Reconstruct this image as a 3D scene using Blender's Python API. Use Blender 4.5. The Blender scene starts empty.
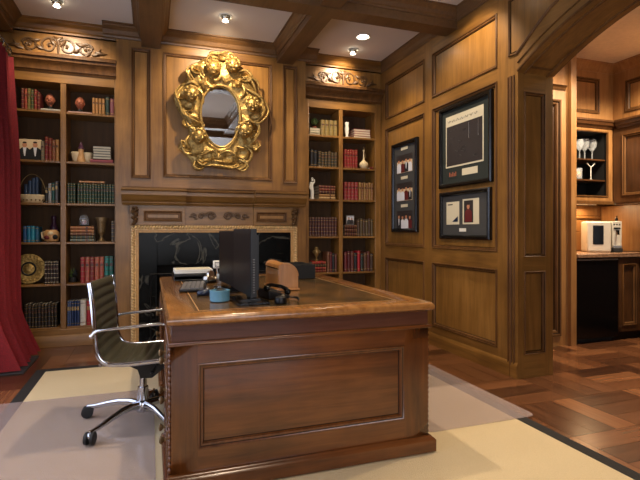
import bpy, math, random
from mathutils import Vector, Matrix
random.seed(7)
PI=math.pi
sc=bpy.context.scene; C=sc.collection
# ---------------------------------------------------------------- camera
cd=bpy.data.cameras.new('camera'); cam=bpy.data.objects.new('camera',cd); C.objects.link(cam)
cam.location=(0,0,1.13); cam.rotation_euler=(PI/2,0,-math.radians(19.36))
cd.sensor_width=36; cd.lens=481/640*36; cd.shift_y=-9/640; cd.clip_start=.05; cd.clip_end=100
sc.camera=cam
# ---------------------------------------------------------------- view, world, large lights
sc.view_settings.view_transform='Standard'; sc.view_settings.look='None'
sc.view_settings.gamma=1; sc.view_settings.use_curve_mapping=False; sc.view_settings.exposure=.8
w=bpy.data.worlds.new('world'); sc.world=w; w.use_nodes=True
bg=w.node_tree.nodes['Background']; bg.inputs[0].default_value=(.62,.72,1,1); bg.inputs[1].default_value=1.2
def area(name,loc,rot,sx,sy,power,col):
    l=bpy.data.lights.new(name,'AREA'); l.shape='RECTANGLE'; l.size=sx; l.size_y=sy; l.energy=power; l.color=col
    o=bpy.data.objects.new(name,l); C.objects.link(o); o.location=loc; o.rotation_euler=rot; return o
area('window_daylight',(-1.50,2.3,1.5),(0,-PI/2,0),2.2,3.6,27,(.80,.85,1))       # through the left window
area('window_daylight',(.5,-2.66,1.45),(PI/2,0,0),3.0,1.7,50,(1,.95,.90))         # through the rear window
LAMPS=[]   # filled below by the downlight builder

# ---------------------------------------------------------------- materials
MT={}
def nodes(name):
    m=bpy.data.materials.new(name); m.use_nodes=True; MT[name]=m
    return m,m.node_tree.nodes,m.node_tree.links,m.node_tree.nodes['Principled BSDF']
def lin(c):
    return tuple(((x/255)/12.92 if x/255<=.04045 else ((x/255+.055)/1.055)**2.4) for x in c)+(1,)
def plain(name,col,rough=.5,metal=0,bump=0,scale=60,var=.0,spec=None,coat=0):
    m,N,L,b=nodes(name); c=lin(col)
    b.inputs['Base Color'].default_value=c; b.inputs['Roughness'].default_value=rough; b.inputs['Metallic'].default_value=metal
    if spec is not None: b.inputs['Specular IOR Level'].default_value=spec
    if coat: b.inputs['Coat Weight'].default_value=coat; b.inputs['Coat Roughness'].default_value=.15
    tc=N.new('ShaderNodeTexCoord'); n=N.new('ShaderNodeTexNoise'); n.inputs['Scale'].default_value=scale; n.inputs['Detail'].default_value=4
    L.new(tc.outputs['Object'],n.inputs['Vector'])
    if var:
        r=N.new('ShaderNodeValToRGB'); r.color_ramp.elements[0].position=.3; r.color_ramp.elements[1].position=.7
        r.color_ramp.elements[0].color=tuple(x*(1-var) for x in c[:3])+(1,); r.color_ramp.elements[1].color=tuple(min(1,x*(1+var)) for x in c[:3])+(1,)
        L.new(n.outputs[0],r.inputs[0]); L.new(r.outputs[0],b.inputs['Base Color'])
    if bump:
        bp=N.new('ShaderNodeBump'); bp.inputs['Strength'].default_value=bump; bp.inputs['Distance'].default_value=.01
        L.new(n.outputs[0],bp.inputs['Height']); L.new(bp.outputs[0],b.inputs['Normal'])
    return m
def wood(name,dark,mid,light,rough=.35,axis='Z',s=1.,coat=.15,rnd=False):
    m,N,L,b=nodes(name)
    tc=N.new('ShaderNodeTexCoord'); mp=N.new('ShaderNodeMapping'); k={'X':(1.2,16,16),'Y':(16,1.2,16),'Z':(16,16,1.2)}[axis]
    mp.inputs['Scale'].default_value=tuple(s*x for x in k); L.new(tc.outputs['Object'],mp.inputs['Vector'])
    n=N.new('ShaderNodeTexNoise'); n.inputs['Scale'].default_value=1.6; n.inputs['Detail'].default_value=7; n.inputs['Roughness'].default_value=.62; n.inputs['Distortion'].default_value=.5
    L.new(mp.outputs[0],n.inputs['Vector'])
    n2=N.new('ShaderNodeTexNoise'); n2.inputs['Scale'].default_value=2.6*s; n2.inputs['Detail'].default_value=3; L.new(tc.outputs['Object'],n2.inputs['Vector'])
    mx=N.new('ShaderNodeMath'); mx.operation='MULTIPLY_ADD'; mx.inputs[1].default_value=.45; L.new(n2.outputs[0],mx.inputs[0])
    sb=N.new('ShaderNodeMath'); sb.operation='MULTIPLY'; sb.inputs[1].default_value=.55; L.new(n.outputs[0],sb.inputs[0]); L.new(sb.outputs[0],mx.inputs[2])
    r=N.new('ShaderNodeValToRGB'); e=r.color_ramp.elements
    e[0].position=.30; e[0].color=lin(dark); e[1].position=.70; e[1].color=lin(light); q=e.new(.5); q.color=lin(mid)
    L.new(mx.outputs[0],r.inputs[0]); L.new(r.outputs[0],b.inputs['Base Color'])
    b.inputs['Roughness'].default_value=rough; b.inputs['Coat Weight'].default_value=coat; b.inputs['Coat Roughness'].default_value=.2
    bp=N.new('ShaderNodeBump'); bp.inputs['Strength'].default_value=.12; bp.inputs['Distance'].default_value=.004
    L.new(n.outputs[0],bp.inputs['Height']); L.new(bp.outputs[0],b.inputs['Normal'])
    return m
WD,WM,WL=(88,56,20),(124,86,37),(152,108,52)
wood('wood_v',WD,WM,WL,.4,'Z'); wood('wood_hx',WD,WM,WL,.4,'X'); wood('wood_hy',WD,WM,WL,.4,'Y')
wood('wood_field',(98,66,26),(132,92,41),(160,116,58),.38,'Z',.8)
wood('wood_mold',(62,38,16),(94,62,30),(118,80,42),.5,'Z',1,0)
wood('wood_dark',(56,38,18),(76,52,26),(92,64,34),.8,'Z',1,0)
wood('wood_beam',(74,50,26),(98,68,36),(114,80,44),.5,'Y')
wood('wood_bar',(116,78,40),(150,106,60),(176,132,82),.4,'Z')
wood('wood_cab',(44,26,12),(72,44,22),(94,60,32),.35,'Z')
wood('desk_v',(56,28,11),(90,50,21),(114,67,31),.24,'Z',1.2,.4)
wood('desk_h',(56,28,10),(94,52,22),(120,71,33),.24,'X',1.0,.4)
wood('desk_hy',(56,28,11),(90,50,21),(114,67,31),.24,'Y',1.2,.4)
wood('desk_apron',(54,30,22),(78,46,34),(92,58,44),.18,'X',1.0,.5)
wood('desk_top',(96,58,26),(140,92,46),(170,120,66),.2,'Y',1.0,.5)
wood('box_wood',(154,98,46),(184,124,64),(204,146,84),.3,'Z',2.,.3)
MT['wood_mold'].node_tree.nodes['Principled BSDF'].inputs['Specular IOR Level'].default_value=.25
plain('groove',(38,22,9),.8,spec=.1)
plain('plaster',(206,196,184),.9,bump=.05,scale=200)
plain('bar_plaster',(222,208,188),.85,bump=.1,scale=30,var=.06)
plain('gold',(164,134,76),.42,.7,bump=.5,scale=50,var=.5)
plain('gilt_wood',(176,134,80),.45,var=.2)
plain('antique_gold',(214,180,126),.4,.2,bump=.3,scale=60,var=.35)
plain('carving',(84,58,30),.45,bump=.2,scale=60,var=.3)
plain('gilt',(150,122,74),.4,.4)
plain('chrome',(205,208,215),.08,1)
plain('steel',(190,186,176),.28,1)
plain('black',(10,10,12),.4,spec=.35)
plain('matte_black',(16,15,15),.7)
plain('gloss_black',(5,5,6),.22,spec=.3)
plain('screen',(6,7,9),.35,spec=.25)
plain('rubber',(18,18,20),.6)
plain('iron',(18,16,15),.5,.6)
plain('velvet',(122,4,18),.75,bump=.1,scale=90,var=.25)
plain('leather_olive',(66,65,52),.42,bump=.15,scale=160,var=.12)
plain('key_grey',(104,102,102),.6)
plain('appliance',(196,188,172),.42,.25)
plain('white',(225,222,212),.5); plain('paper',(206,196,168),.8); plain('cream',(214,192,150),.5,var=.12,scale=20)
plain('page',(196,184,158),.9,bump=.2,scale=300)
plain('mat_board',(26,34,30),.8); plain('mat_grey',(58,58,58),.8)
plain('frame_black',(12,12,12),.25)
plain('blue_tub',(96,142,162),.35); plain('navy_plastic',(20,34,58),.3)
plain('tan',(186,140,88),.5,var=.2,scale=30); plain('terracotta',(150,84,58),.6,var=.3,scale=30); plain('bronze',(120,96,62),.4,.5,bump=.3,scale=80,var=.3)
plain('plum',(74,38,58),.35); plain('pink',(178,140,144),.6); plain('green_leaf',(58,78,30),.7,bump=.5,scale=90,var=.4)
plain('skin',(190,130,95),.7); plain('hair',(50,32,20),.8); plain('suit',(14,14,20),.8); plain('shirt',(215,215,220),.8); plain('photo_bg',(214,188,150),.7); plain('photo_dark',(38,30,30),.7); plain('maroon',(92,22,24),.6)
plain('rug',(206,186,148),.95,bump=.5,scale=180,var=.05); plain('rug_border',(34,30,28),.95,bump=.5,scale=180)
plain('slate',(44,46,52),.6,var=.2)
plain('stone_top',(150,116,90),.25,var=.35,scale=30)
def special():
    m,N,L,b=nodes('marble'); b.inputs['Roughness'].default_value=.25; b.inputs['Specular IOR Level'].default_value=.12
    tc=N.new('ShaderNodeTexCoord'); n=N.new('ShaderNodeTexNoise'); n.inputs['Scale'].default_value=1.7; n.inputs['Detail'].default_value=9; n.inputs['Distortion'].default_value=1.9
    L.new(tc.outputs['Object'],n.inputs['Vector']); r=N.new('ShaderNodeValToRGB'); e=r.color_ramp.elements
    e[0].position=.495; e[0].color=lin((6,7,6)); e[1].position=.53; e[1].color=lin((8,9,8)); q=e.new(.51); q.color=lin((70,68,60))
    L.new(n.outputs[0],r.inputs[0]); L.new(r.outputs[0],b.inputs['Base Color'])
    m,N,L,b=nodes('mirror'); b.inputs['Base Color'].default_value=(.86,.88,.86,1); b.inputs['Metallic'].default_value=1; b.inputs['Roughness'].default_value=.02
    for nm,col,al,ro in (('clear_glass',(.9,.95,1),.16,.02),('chair_mat',(.53,.43,.42),.34,.14),('picture_glass',(1,1,1),.04,.03)):
        m,N,L,b=nodes(nm); b.inputs['Base Color'].default_value=col+(1,); b.inputs['Roughness'].default_value=ro; b.inputs['Alpha'].default_value=al
    m,N,L,b=nodes('lamp_glow'); b.inputs['Emission Color'].default_value=(1,.86,.66,1); b.inputs['Emission Strength'].default_value=14
    m,N,L,b=nodes('floor_wood'); b.inputs['Roughness'].default_value=.26; b.inputs['Coat Weight'].default_value=.3; b.inputs['Coat Roughness'].default_value=.2
    at=N.new('ShaderNodeAttribute'); at.attribute_name='tone'; uv=N.new('ShaderNodeUVMap'); uv.uv_map='grain'
    mp=N.new('ShaderNodeMapping'); mp.inputs['Scale'].default_value=(1.5,22,1); L.new(uv.outputs[0],mp.inputs[0])
    n=N.new('ShaderNodeTexNoise'); n.inputs['Scale'].default_value=1.3; n.inputs['Detail'].default_value=6; n.inputs['Distortion'].default_value=.4; L.new(mp.outputs[0],n.inputs['Vector'])
    ad=N.new('ShaderNodeMath'); ad.operation='MULTIPLY_ADD'; ad.inputs[1].default_value=.42; L.new(n.outputs[0],ad.inputs[0]); L.new(at.outputs['Fac'],ad.inputs[2])
    r=N.new('ShaderNodeValToRGB'); e=r.color_ramp.elements; e[0].position=.18; e[0].color=lin((58,34,22)); e[1].position=.95; e[1].color=lin((172,118,76)); q=e.new(.55); q.color=lin((120,76,48))
    L.new(ad.outputs[0],r.inputs[0]); L.new(r.outputs[0],b.inputs['Base Color'])
    m,N,L,b=nodes('desk_leather'); b.inputs['Roughness'].default_value=.22
    tc=N.new('ShaderNodeTexCoord'); n=N.new('ShaderNodeTexNoise'); n.inputs['Scale'].default_value=4; n.inputs['Detail'].default_value=6; L.new(tc.outputs['Object'],n.inputs['Vector'])
    r=N.new('ShaderNodeValToRGB'); e=r.color_ramp.elements; e[0].position=.38; e[0].color=lin((60,48,26)); e[1].position=.66; e[1].color=lin((112,78,42)); L.new(n.outputs[0],r.inputs[0]); L.new(r.outputs[0],b.inputs['Base Color'])
special()
def colmat(c,rough=.45):
    n='binding_%d_%d_%d'%c
    return n if n in MT else plain(n,c,rough,var=.15,scale=40).name

# ---------------------------------------------------------------- mesh builder
class MB:
    def __init__(s): s.v=[]; s.f=[]; s.m=[]; s.names=[]
    def mi(s,m):
        if m not in s.names: s.names.append(m)
        return s.names.index(m)
    def add(s,vs,fs,m,T=None):
        b=len(s.v); k=s.mi(m)
        for p in vs: s.v.append(tuple(T@Vector(p)) if T else tuple(p))
        for q in fs: s.f.append(tuple(b+i for i in q)); s.m.append(k)
        return s
    def box(s,x0,y0,z0,x1,y1,z1,m,T=None):
        x0,x1=min(x0,x1),max(x0,x1); y0,y1=min(y0,y1),max(y0,y1); z0,z1=min(z0,z1),max(z0,z1)
        return s.add([(x0,y0,z0),(x1,y0,z0),(x1,y1,z0),(x0,y1,z0),(x0,y0,z1),(x1,y0,z1),(x1,y1,z1),(x0,y1,z1)],
          [(0,3,2,1),(4,5,6,7),(0,1,5,4),(1,2,6,5),(2,3,7,6),(3,0,4,7)],m,T)
    def prism(s,poly,F,d0,d1,m):
        n=len(poly); vs=[F(a,b,d0) for a,b in poly]+[F(a,b,d1) for a,b in poly]
        fs=[tuple(range(n)),tuple(range(2*n-1,n-1,-1))]+[(i,i+n,(i+1)%n+n,(i+1)%n) for i in range(n)]
        return s.add(vs,fs,m)
    def lathe(s,prof,c,m,n=20,T=None,sx=1,sy=1):
        vs=[];fs=[]
        for r,z in prof:
            for i in range(n): a=2*PI*i/n; vs.append((c[0]+r*sx*math.cos(a),c[1]+r*sy*math.sin(a),c[2]+z))
        for j in range(len(prof)-1):
            for i in range(n): k=(i+1)%n; fs.append((j*n+i,j*n+k,(j+1)*n+k,(j+1)*n+i))
        fs.append(tuple(range(n-1,-1,-1))); fs.append(tuple((len(prof)-1)*n+i for i in range(n)))
        return s.add(vs,fs,m,T)
    def ball(s,c,r,m,n=14,k=9,T=None):
        if not hasattr(r,'__len__'): r=(r,r,r)
        return s.add(*ballgeo(c,r,n,k),m,T)
    def tube(s,pts,r,m,n=8,closed=False,T=None,flat=1.):
        pts=[Vector(p) for p in pts]; N=len(pts); vs=[];fs=[]
        rr=r if hasattr(r,'__len__') else [r]*N
        up=None
        for i,p in enumerate(pts):
            if closed: t=(pts[(i+1)%N]-pts[i-1])
            else: t=(pts[min(i+1,N-1)]-pts[max(i-1,0)])
            t=t.normalized() if t.length>1e-9 else Vector((0,0,1))
            if up is None:
                up=Vector((0,0,1)) if abs(t.z)<.9 else Vector((1,0,0))
            u=(up-t*up.dot(t)); u=u.normalized() if u.length>1e-6 else t.orthogonal().normalized(); up=u; w_=t.cross(u)
            for k in range(n):
                a=2*PI*k/n; vs.append(tuple(p+u*math.cos(a)*rr[i]+w_*math.sin(a)*rr[i]*flat))
        for i in range(N if closed else N-1):
            j=(i+1)%N
            for k in range(n): l=(k+1)%n; fs.append((i*n+k,i*n+l,j*n+l,j*n+k))
        if not closed: fs.append(tuple(range(n-1,-1,-1))); fs.append(tuple((N-1)*n+k for k in range(n)))
        return s.add(vs,fs,m,T)
    def mould(s,p0,p1,out,prof,m):
        """profile (out, up) extruded from p0 to p1, closed section"""
        p0,p1,o=Vector(p0),Vector(p1),Vector(out); n=len(prof)
        vs=[tuple(p+o*a+Vector((0,0,b))) for p in (p0,p1) for a,b in prof]
        fs=[tuple(range(n)),tuple(range(2*n-1,n-1,-1))]+[(i,i+n,(i+1)%n+n,(i+1)%n) for i in range(n)]
        return s.add(vs,fs,m)
    def ring(s,F,a0,a1,b0,b1,prof,ms):
        """mitred moulding ring inside a rectangle: prof = (inset, height)"""
        rows=[]
        for ins,h in prof: rows.append([F(a0+ins,b0+ins,h),F(a1-ins,b0+ins,h),F(a1-ins,b1-ins,h),F(a0+ins,b1-ins,h)])
        for j in range(len(rows)-1):
            m=ms[j] if isinstance(ms,(list,tuple)) else ms
            for i in range(4): k=(i+1)%4; s.add([rows[j][i],rows[j][k],rows[j+1][k],rows[j+1][i]],[(0,1,2,3)],m)
        return rows[-1]
    def build(s,name,parent=None,smooth=True,bevel=0,ang=35,local=False,seg=1):
        me=bpy.data.meshes.new(name)
        off=Vector((0,0,0))
        if parent is not None and not local:
            o_=parent
            while o_ is not None: off=off+o_.location; o_=o_.parent
        me.from_pydata([tuple(Vector(p)-off) for p in s.v],[],s.f)
        for n in s.names: me.materials.append(MT[n])
        me.polygons.foreach_set('material_index',s.m)
        me.validate(); me.update()
        import bmesh
        b=bmesh.new(); b.from_mesh(me); bmesh.ops.remove_doubles(b,verts=b.verts,dist=1e-5); bmesh.ops.recalc_face_normals(b,faces=b.faces); b.to_mesh(me); b.free()
        if smooth: me.shade_smooth(); me.set_sharp_from_angle(angle=math.radians(ang))
        o=bpy.data.objects.new(name,me); C.objects.link(o)
        if parent is not None: o.parent=parent
        if bevel:
            q=o.modifiers.new('bevel','BEVEL'); q.width=bevel; q.segments=seg; q.limit_method='ANGLE'; q.angle_limit=math.radians(40)
        return o
def ballgeo(c,r,n,k):
    vs=[(c[0],c[1],c[2]-r[2])];fs=[]
    for j in range(1,k):
        ph=-PI/2+PI*j/k
        for i in range(n): a=2*PI*i/n; vs.append((c[0]+r[0]*math.cos(ph)*math.cos(a),c[1]+r[1]*math.cos(ph)*math.sin(a),c[2]+r[2]*math.sin(ph)))
    vs.append((c[0],c[1],c[2]+r[2])); t=len(vs)-1
    for i in range(n):
        l=(i+1)%n; fs.append((0,1+l,1+i)); fs.append((t,1+(k-2)*n+i,1+(k-2)*n+l))
        for j in range(k-2): fs.append((1+j*n+i,1+j*n+l,1+(j+1)*n+l,1+(j+1)*n+i))
    return vs,fs
def tag(o,label=None,cat=None,group=None,kind=None):
    if label: o['label']=label
    if cat: o['category']=cat
    if group: o['group']=group
    if kind: o['kind']=kind
    return o
def thing(name,label,cat,loc=(0,0,0),rz=0,group=None):
    o=bpy.data.objects.new(name,None); o.empty_display_size=.1; C.objects.link(o); o.location=loc; o.rotation_euler=(0,0,rz)
    return tag(o,label,cat,group)
def S(mb,name,**k):
    k.setdefault('smooth',False)
    return tag(mb.build(name,**k),kind='structure')
FX=lambda Y,sgn=-1:(lambda a,b,n:(a,Y+sgn*n,b))      # plane facing -Y ; a=x b=z n towards room
FY=lambda X,sgn=-1:(lambda a,b,n:(X+sgn*n,a,b))      # plane facing -X ; a=y
def panelled(mb,F,a0,a1,b0,b1,panels,mats=('wood_v','wood_hx','wood_field'),w=.032,raise_=.012,dep=.016,mold='wood_mold'):
    A=sorted({a0,a1,*[p[0] for p in panels],*[p[1] for p in panels]}); B=sorted({b0,b1,*[p[2] for p in panels],*[p[3] for p in panels]})
    inp=lambda a,b:any(p[0]<a<p[1] and p[2]<b<p[3] for p in panels)
    for i in range(len(A)-1):
        ca=(A[i]+A[i+1])/2; col=any(p[0]<ca<p[1] for p in panels)
        for j in range(len(B)-1):
            if inp(ca,(B[j]+B[j+1])/2): continue
            mb.add([F(A[i],B[j],0),F(A[i+1],B[j],0),F(A[i+1],B[j+1],0),F(A[i],B[j+1],0)],[(0,1,2,3)],mats[1] if col else mats[0])
    r=raise_
    for p in panels:
        last=mb.ring(F,*p,[(0,0),(.001,r*.8),(w*.2,r),(w*.4,r*.7),(w*.5,r*.3),(w*.8,r*.1),(w,-dep*.7),(w*1.1,-dep)],[mold,mold,mold,'groove',mold,mold,'groove'])
        mb.add(last,[(0,1,2,3)],mats[2])
CROWN=lambda p,h:[(0,0),(0,-h),(p*.12,-h),(p*.16,-h*.85),(p*.3,-h*.75),(p*.45,-h*.45),(p*.75,-h*.22),(p*.82,-h*.12),(p,-h*.1),(p,0)]
ZC=3.15
# ================================================================ STRUCTURE
# floor: parquet blocks, one mesh, tone per board
def floor():
    vs=[];fs=[];tone=[];uvs=[]; M=.48
    x=-1.41-.0; ox=2.67-M*9
    for i in range(0,17):
        for j in range(-7,16):
            X=ox+i*M; Y=2.03+j*M-.0
            if X+M<-1.6 or X>5.5 or Y+M<-2.7 or Y>5.6: continue
            h=(i+j)%2; n=3
            for k in range(n):
                w_=M/n; t=random.choice([.02,.1,.16,.24,.3,.42])
                g=.0012
                if h: a=(X+g,Y+k*w_+g,X+M-g,Y+(k+1)*w_-g)
                else: a=(X+k*w_+g,Y+g,X+(k+1)*w_-g,Y+M-g)
                b=len(vs); vs+= [(a[0],a[1],0),(a[2],a[1],0),(a[2],a[3],0),(a[0],a[3],0)]; fs.append((b,b+1,b+2,b+3)); tone+= [t]*4
                o=random.random()*9
                uvs+= [(o,o),(o+M,o),(o+M,o+w_),(o,o+w_)] if h else [(o,o),(o,o+w_),(o+M,o+w_),(o+M,o)]
    nb=len(vs); vs+=[(-1.6,-2.8,-.003),(5.6,-2.8,-.003),(5.6,5.7,-.003),(-1.6,5.7,-.003),(-1.6,-2.8,-.1),(5.6,-2.8,-.1),(5.6,5.7,-.1),(-1.6,5.7,-.1)]
    fs+=[(nb,nb+1,nb+2,nb+3),(nb+4,nb+7,nb+6,nb+5),(nb,nb+4,nb+5,nb+1),(nb+1,nb+5,nb+6,nb+2),(nb+2,nb+6,nb+7,nb+3),(nb+3,nb+7,nb+4,nb)]; tone+=[0]*8; uvs+=[(0,0)]*24
    me=bpy.data.meshes.new('floor'); me.from_pydata(vs,[],fs); at=me.attributes.new('tone','FLOAT','POINT'); at.data.foreach_set('value',tone)
    ul=me.uv_layers.new(name='grain')
    for l,u in zip(ul.data,uvs): l.uv=u
    me.materials.append(MT['floor_wood']); me.materials.append(MT['groove'])
    for p in me.polygons[-6:]: p.material_index=1
    o=bpy.data.objects.new('floor',me); C.objects.link(o); tag(o,kind='structure')
floor()
XR=2.64; YF=5.27; YC=5.17; XL=-1.38
# ceiling
b=MB(); b.box(XL-.12,-2.8,ZC,XR+.12,5.75,ZC+.1,'plaster'); S(b,'ceiling')
# right wall: two columns of three panels, then the arch
b=MB()
rows=[(.19,.82),(.96,2.34),(2.45,2.89)]
pan=[(a,c,r0,r1) for a,c in ((4.29,5.15),(3.19,4.14)) for r0,r1 in rows]
Y0,Y1=2.96,-.56; YM=(Y0+Y1)/2
arch=lambda y:2.34+.32*(1-(abs(y-YM)/((Y0-Y1)/2))**3)
panelled(b,FY(XR),Y0,YF+.05,0,ZC,pan,('wood_v','wood_hy','wood_field'))
b.box(XR+.03,Y0+.04,0,XR+.34,YF+.35,ZC,'wood_v'); b.add([(XR,Y0,2.3),(XR+.34,Y0,2.3),(XR+.34,Y0+.04,ZC),(XR,Y0+.04,ZC)],[(0,1,2,3)],'wood_v')
N=44; ys=[Y0+(Y1-Y0)*i/N for i in range(N+1)]
for i in range(N):
    a,c=ys[i],ys[i+1]
    b.add([(XR,a,arch(a)),(XR,c,arch(c)),(XR,c,ZC),(XR,a,ZC)],[(0,1,2,3)],'wood_hy')
    b.add([(XR+.34,a,arch(a)),(XR+.34,c,arch(c)),(XR+.34,c,ZC),(XR+.34,a,ZC)],[(0,1,2,3)],'wood_hy')
    b.add([(XR,a,arch(a)),(XR,c,arch(c)),(XR+.34,c,arch(c)),(XR+.34,a,arch(a))],[(0,1,2,3)],'wood_hy')
# arch face trim and soffit beads
for X,dz,r in ((XR-.004,.012,.011),(XR-.004,.075,.006),(XR+.06,-.004,.009),(XR+.28,-.004,.009),(XR+.344,.01,.011)):
    b.tube([(X,y,arch(y)+dz) for y in ys],r,'wood_mold',6)
for y in (Y0-.06,Y0-.85): b.tube([(XR+.06,y,arch(y)-.003),(XR+.28,y,arch(y)-.003)],.009,'wood_mold',6)
# spandrel panel above the arch
sp=[(3.05,2.49)]+[(3.05-.08*i, arch(min(3.05-.08*i,2.96))+.13+.08*min(1,i/5)) for i in range(1,12)]
top=[(2.17,2.92),(3.05,2.92)]
poly=[(XR-.003,y,z) for y,z in sp]+[(XR-.003,y,z) for y,z in top]
b.add(poly,[tuple(range(len(poly)))],'wood_field')
b.tube(poly,.012,'wood_mold',6,closed=True); b.tube([(p[0]-.001,p[1]*.96+2.6*.04,p[2]*.94+2.78*.06) for p in poly],.005,'groove',6,closed=True)
# vertical bead on the corner
for y,r in ((3.065,.008),(3.035,.014),(3.0,.008)): b.tube([(XR-.002,y,.0),(XR-.002,y,2.33)],r,'wood_mold',8)
# jamb face
panelled(b,lambda a,c,n:(a,Y0-n,c),XR,XR+.34,0,2.345,[(2.695,2.9,.18,.82),(2.695,2.9,.93,2.2)],('wood_v','wood_hx','wood_v'),.022)
b.box(XR,Y1,0,XR+.34,Y1-2.1,ZC,'wood_v')
S(b,'wall_right')
b=MB(); b.mould((XR,5.3,ZC),(XR,-2.6,ZC),(-1,0,0),CROWN(.06,.11),'wood_beam'); S(b,'trim_1')
b=MB()
for y0,y1 in ((Y0,5.27),(-2.6,Y1)): b.mould((XR,y0,.0),(XR,y1,0),(-1,0,0),[(0,0),(.014,0),(.014,.09),(.009,.105),(.004,.115),(0,.12)],'wood_hy')
S(b,'baseboard_right')
# back wall: panelled chimney breast + returns, closed behind the bookcases
b=MB(); x0,x1=-.325,1.645
panelled(b,FX(YC),x0,x1,1.56,ZC,[(-.19,0,1.66,2.97),(.115,1.255,1.68,2.96),(1.38,1.545,1.66,2.97)])
b.add([(x0,YC,0),(-.215,YC,0),(-.215,YC,1.56),(x0,YC,1.56)],[(0,1,2,3)],'wood_v'); b.add([(x1,YC,0),(1.56,YC,0),(1.56,YC,1.56),(x1,YC,1.56)],[(0,1,2,3)],'wood_v')
b.box(x0,YC+.03,1.3,x1,5.6,ZC,'wood_v'); b.box(x0,YC+.002,0,-.05,5.6,1.3,'wood_v'); b.box(1.38,YC+.002,0,x1,5.6,1.3,'wood_v')
b.add([(x0,YC,0),(x0,5.6,0),(x0,5.6,ZC),(x0,YC,ZC)],[(0,1,2,3)],'wood_v'); b.add([(x1,YC,0),(x1,5.6,0),(x1,5.6,ZC),(x1,YC,ZC)],[(0,1,2,3)],'wood_v')
b.box(XL-.12,5.6,0,XR+.34,5.75,ZC,'wood_v')
S(b,'wall_back')
b=MB(); c=CROWN(.15,.11)
b.mould((x0-.12,YC,ZC),(x1+.12,YC,ZC),(0,-1,0),CROWN(.14,.11),'wood_beam')
b.mould((XL,YF,ZC),(x0,YF,ZC),(0,-1,0),CROWN(.11,.10),'wood_hx'); b.mould((x1,YF,ZC),(XR,YF,ZC),(0,-1,0),CROWN(.11,.10),'wood_hx')
S(b,'trim_2')
# beams with crown on their sides
n=3
for cx in (0.0,1.40,-1.30,2.62):
    if abs(cx)>1.45: continue
    b=MB(); b.box(cx-.09,-2.6,2.985,cx+.09,YC,ZC,'wood_beam')
    for s_ in (-1,1): b.mould((cx+s_*.09,-2.6,ZC),(cx+s_*.09,YC,ZC),(s_,0,0),CROWN(.075,.1),'wood_beam')
    S(b,'trim_%d'%n); n+=1
for cy in (3.82,1.4,-1.0):
    b=MB(); b.box(XL,cy-.09,2.975,XR,cy+.09,ZC,'wood_beam')
    for s_ in (-1,1): b.mould((XL,cy+s_*.09,ZC),(XR,cy+s_*.09,ZC),(0,s_,0),CROWN(.075,.1),'wood_beam')
    S(b,'trim_%d'%n); n+=1
b=MB(); b.box(XL,-2.6,2.935,XR,.85,2.99,'wood_beam'); b.box(XL,.80,2.93,XR,.90,ZC,'wood_beam'); S(b,'trim_%d'%n); n+=1
# left wall with a wide window
b=MB(); wy0,wy1,wz0,wz1=.6,4.1,.35,2.6
for q in ((-2.6,wy0,0,ZC),(wy1,5.6,0,ZC),(wy0,wy1,0,wz0),(wy0,wy1,wz1,ZC)): b.box(XL-.12,q[0],q[2],XL,q[1],q[3],'wood_v')
S(b,'wall_left')
b=MB()
for y in (wy0,1.475,2.35,3.225,wy1): b.box(XL-.08,y-.025,wz0,XL-.02,y+.025,wz1,'white')
for z in (wz0,1.9,wz1): b.box(XL-.08,wy0,z-.025,XL-.02,wy1,z+.025,'white')
b.box(XL-.052,wy0,wz0,XL-.048,wy1,wz1,'clear_glass'); S(b,'window_1')
# rear wall with a window
b=MB(); rx0,rx1=-1.,2.1
for q in ((XL-.12,rx0,0,ZC),(rx1,5.5,0,ZC),(rx0,rx1,0,.5),(rx0,rx1,2.7,ZC)): b.box(q[0],-2.6,q[2],q[1],-2.48,q[3],'wood_v')
S(b,'wall_rear')
b=MB()
for x in (rx0,.03,1.07,rx1): b.box(x-.03,-2.58,.5,x+.03,-2.52,2.7,'white')
for z in (.5,1.9,2.7): b.box(rx0,-2.58,z-.03,rx1,-2.52,z+.03,'white')
b.box(rx0,-2.552,.5,rx1,-2.548,2.7,'clear_glass'); S(b,'window_2')

# ---- bar room beyond the arch
BX=2.98; ZB=2.95
b=MB(); b.box(BX,-2.6,ZB,5.5,4.45,ZB+.1,'bar_plaster'); S(b,'ceiling')
b=MB()
panelled(b,FX(3.68),BX,3.9,0,ZB,[(BX+.08,3.80,.1,2.42)],('wood_bar','wood_bar','wood_cab'),.06,.02,.02)
b.box(BX,3.71,0,3.9,4.27,ZB,'wood_bar'); b.box(3.895,3.64,0,3.965,4.27,ZB,'wood_bar'); b.mould((BX,3.68,2.56),(3.86,3.68,2.56),(0,-1,0),CROWN(.03,.05),'wood_mold')
b.box(3.9,4.27,0,5.5,4.4,ZB,'wood_bar')
S(b,'wall_bar',bevel=.006)
b=MB(); b.box(5.4,-2.6,0,5.5,4.4,ZB,'wood_bar'); S(b,'wall_far_right')
# upper panelling above the wall cabinets
b=MB(); UY=3.93; UX=4.80
panelled(b,FX(UY),3.965,UX,2.33,ZB,[(4.0,4.60,2.40,2.78)],('wood_bar','wood_bar','wood_bar'),.04)
panelled(b,FY(UX),1.2,UY,2.33,ZB,[(3.0,3.78,2.40,2.74),(1.5,2.85,2.40,2.74)],('wood_bar','wood_bar','wood_bar'),.04)
b.box(3.965,UY+.03,2.33,5.4,4.27,ZB,'wood_bar'); b.box(UX+.03,1.2,2.33,5.4,UY,ZB,'wood_bar')
b.mould((3.965,UY,ZB),(UX,UY,ZB),(0,-1,0),CROWN(.06,.1),'wood_bar'); b.mould((UX,UY,ZB),(UX,1.2,ZB),(-1,0,0),CROWN(.06,.1),'wood_bar')
S(b,'trim_%d'%n); n+=1
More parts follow.
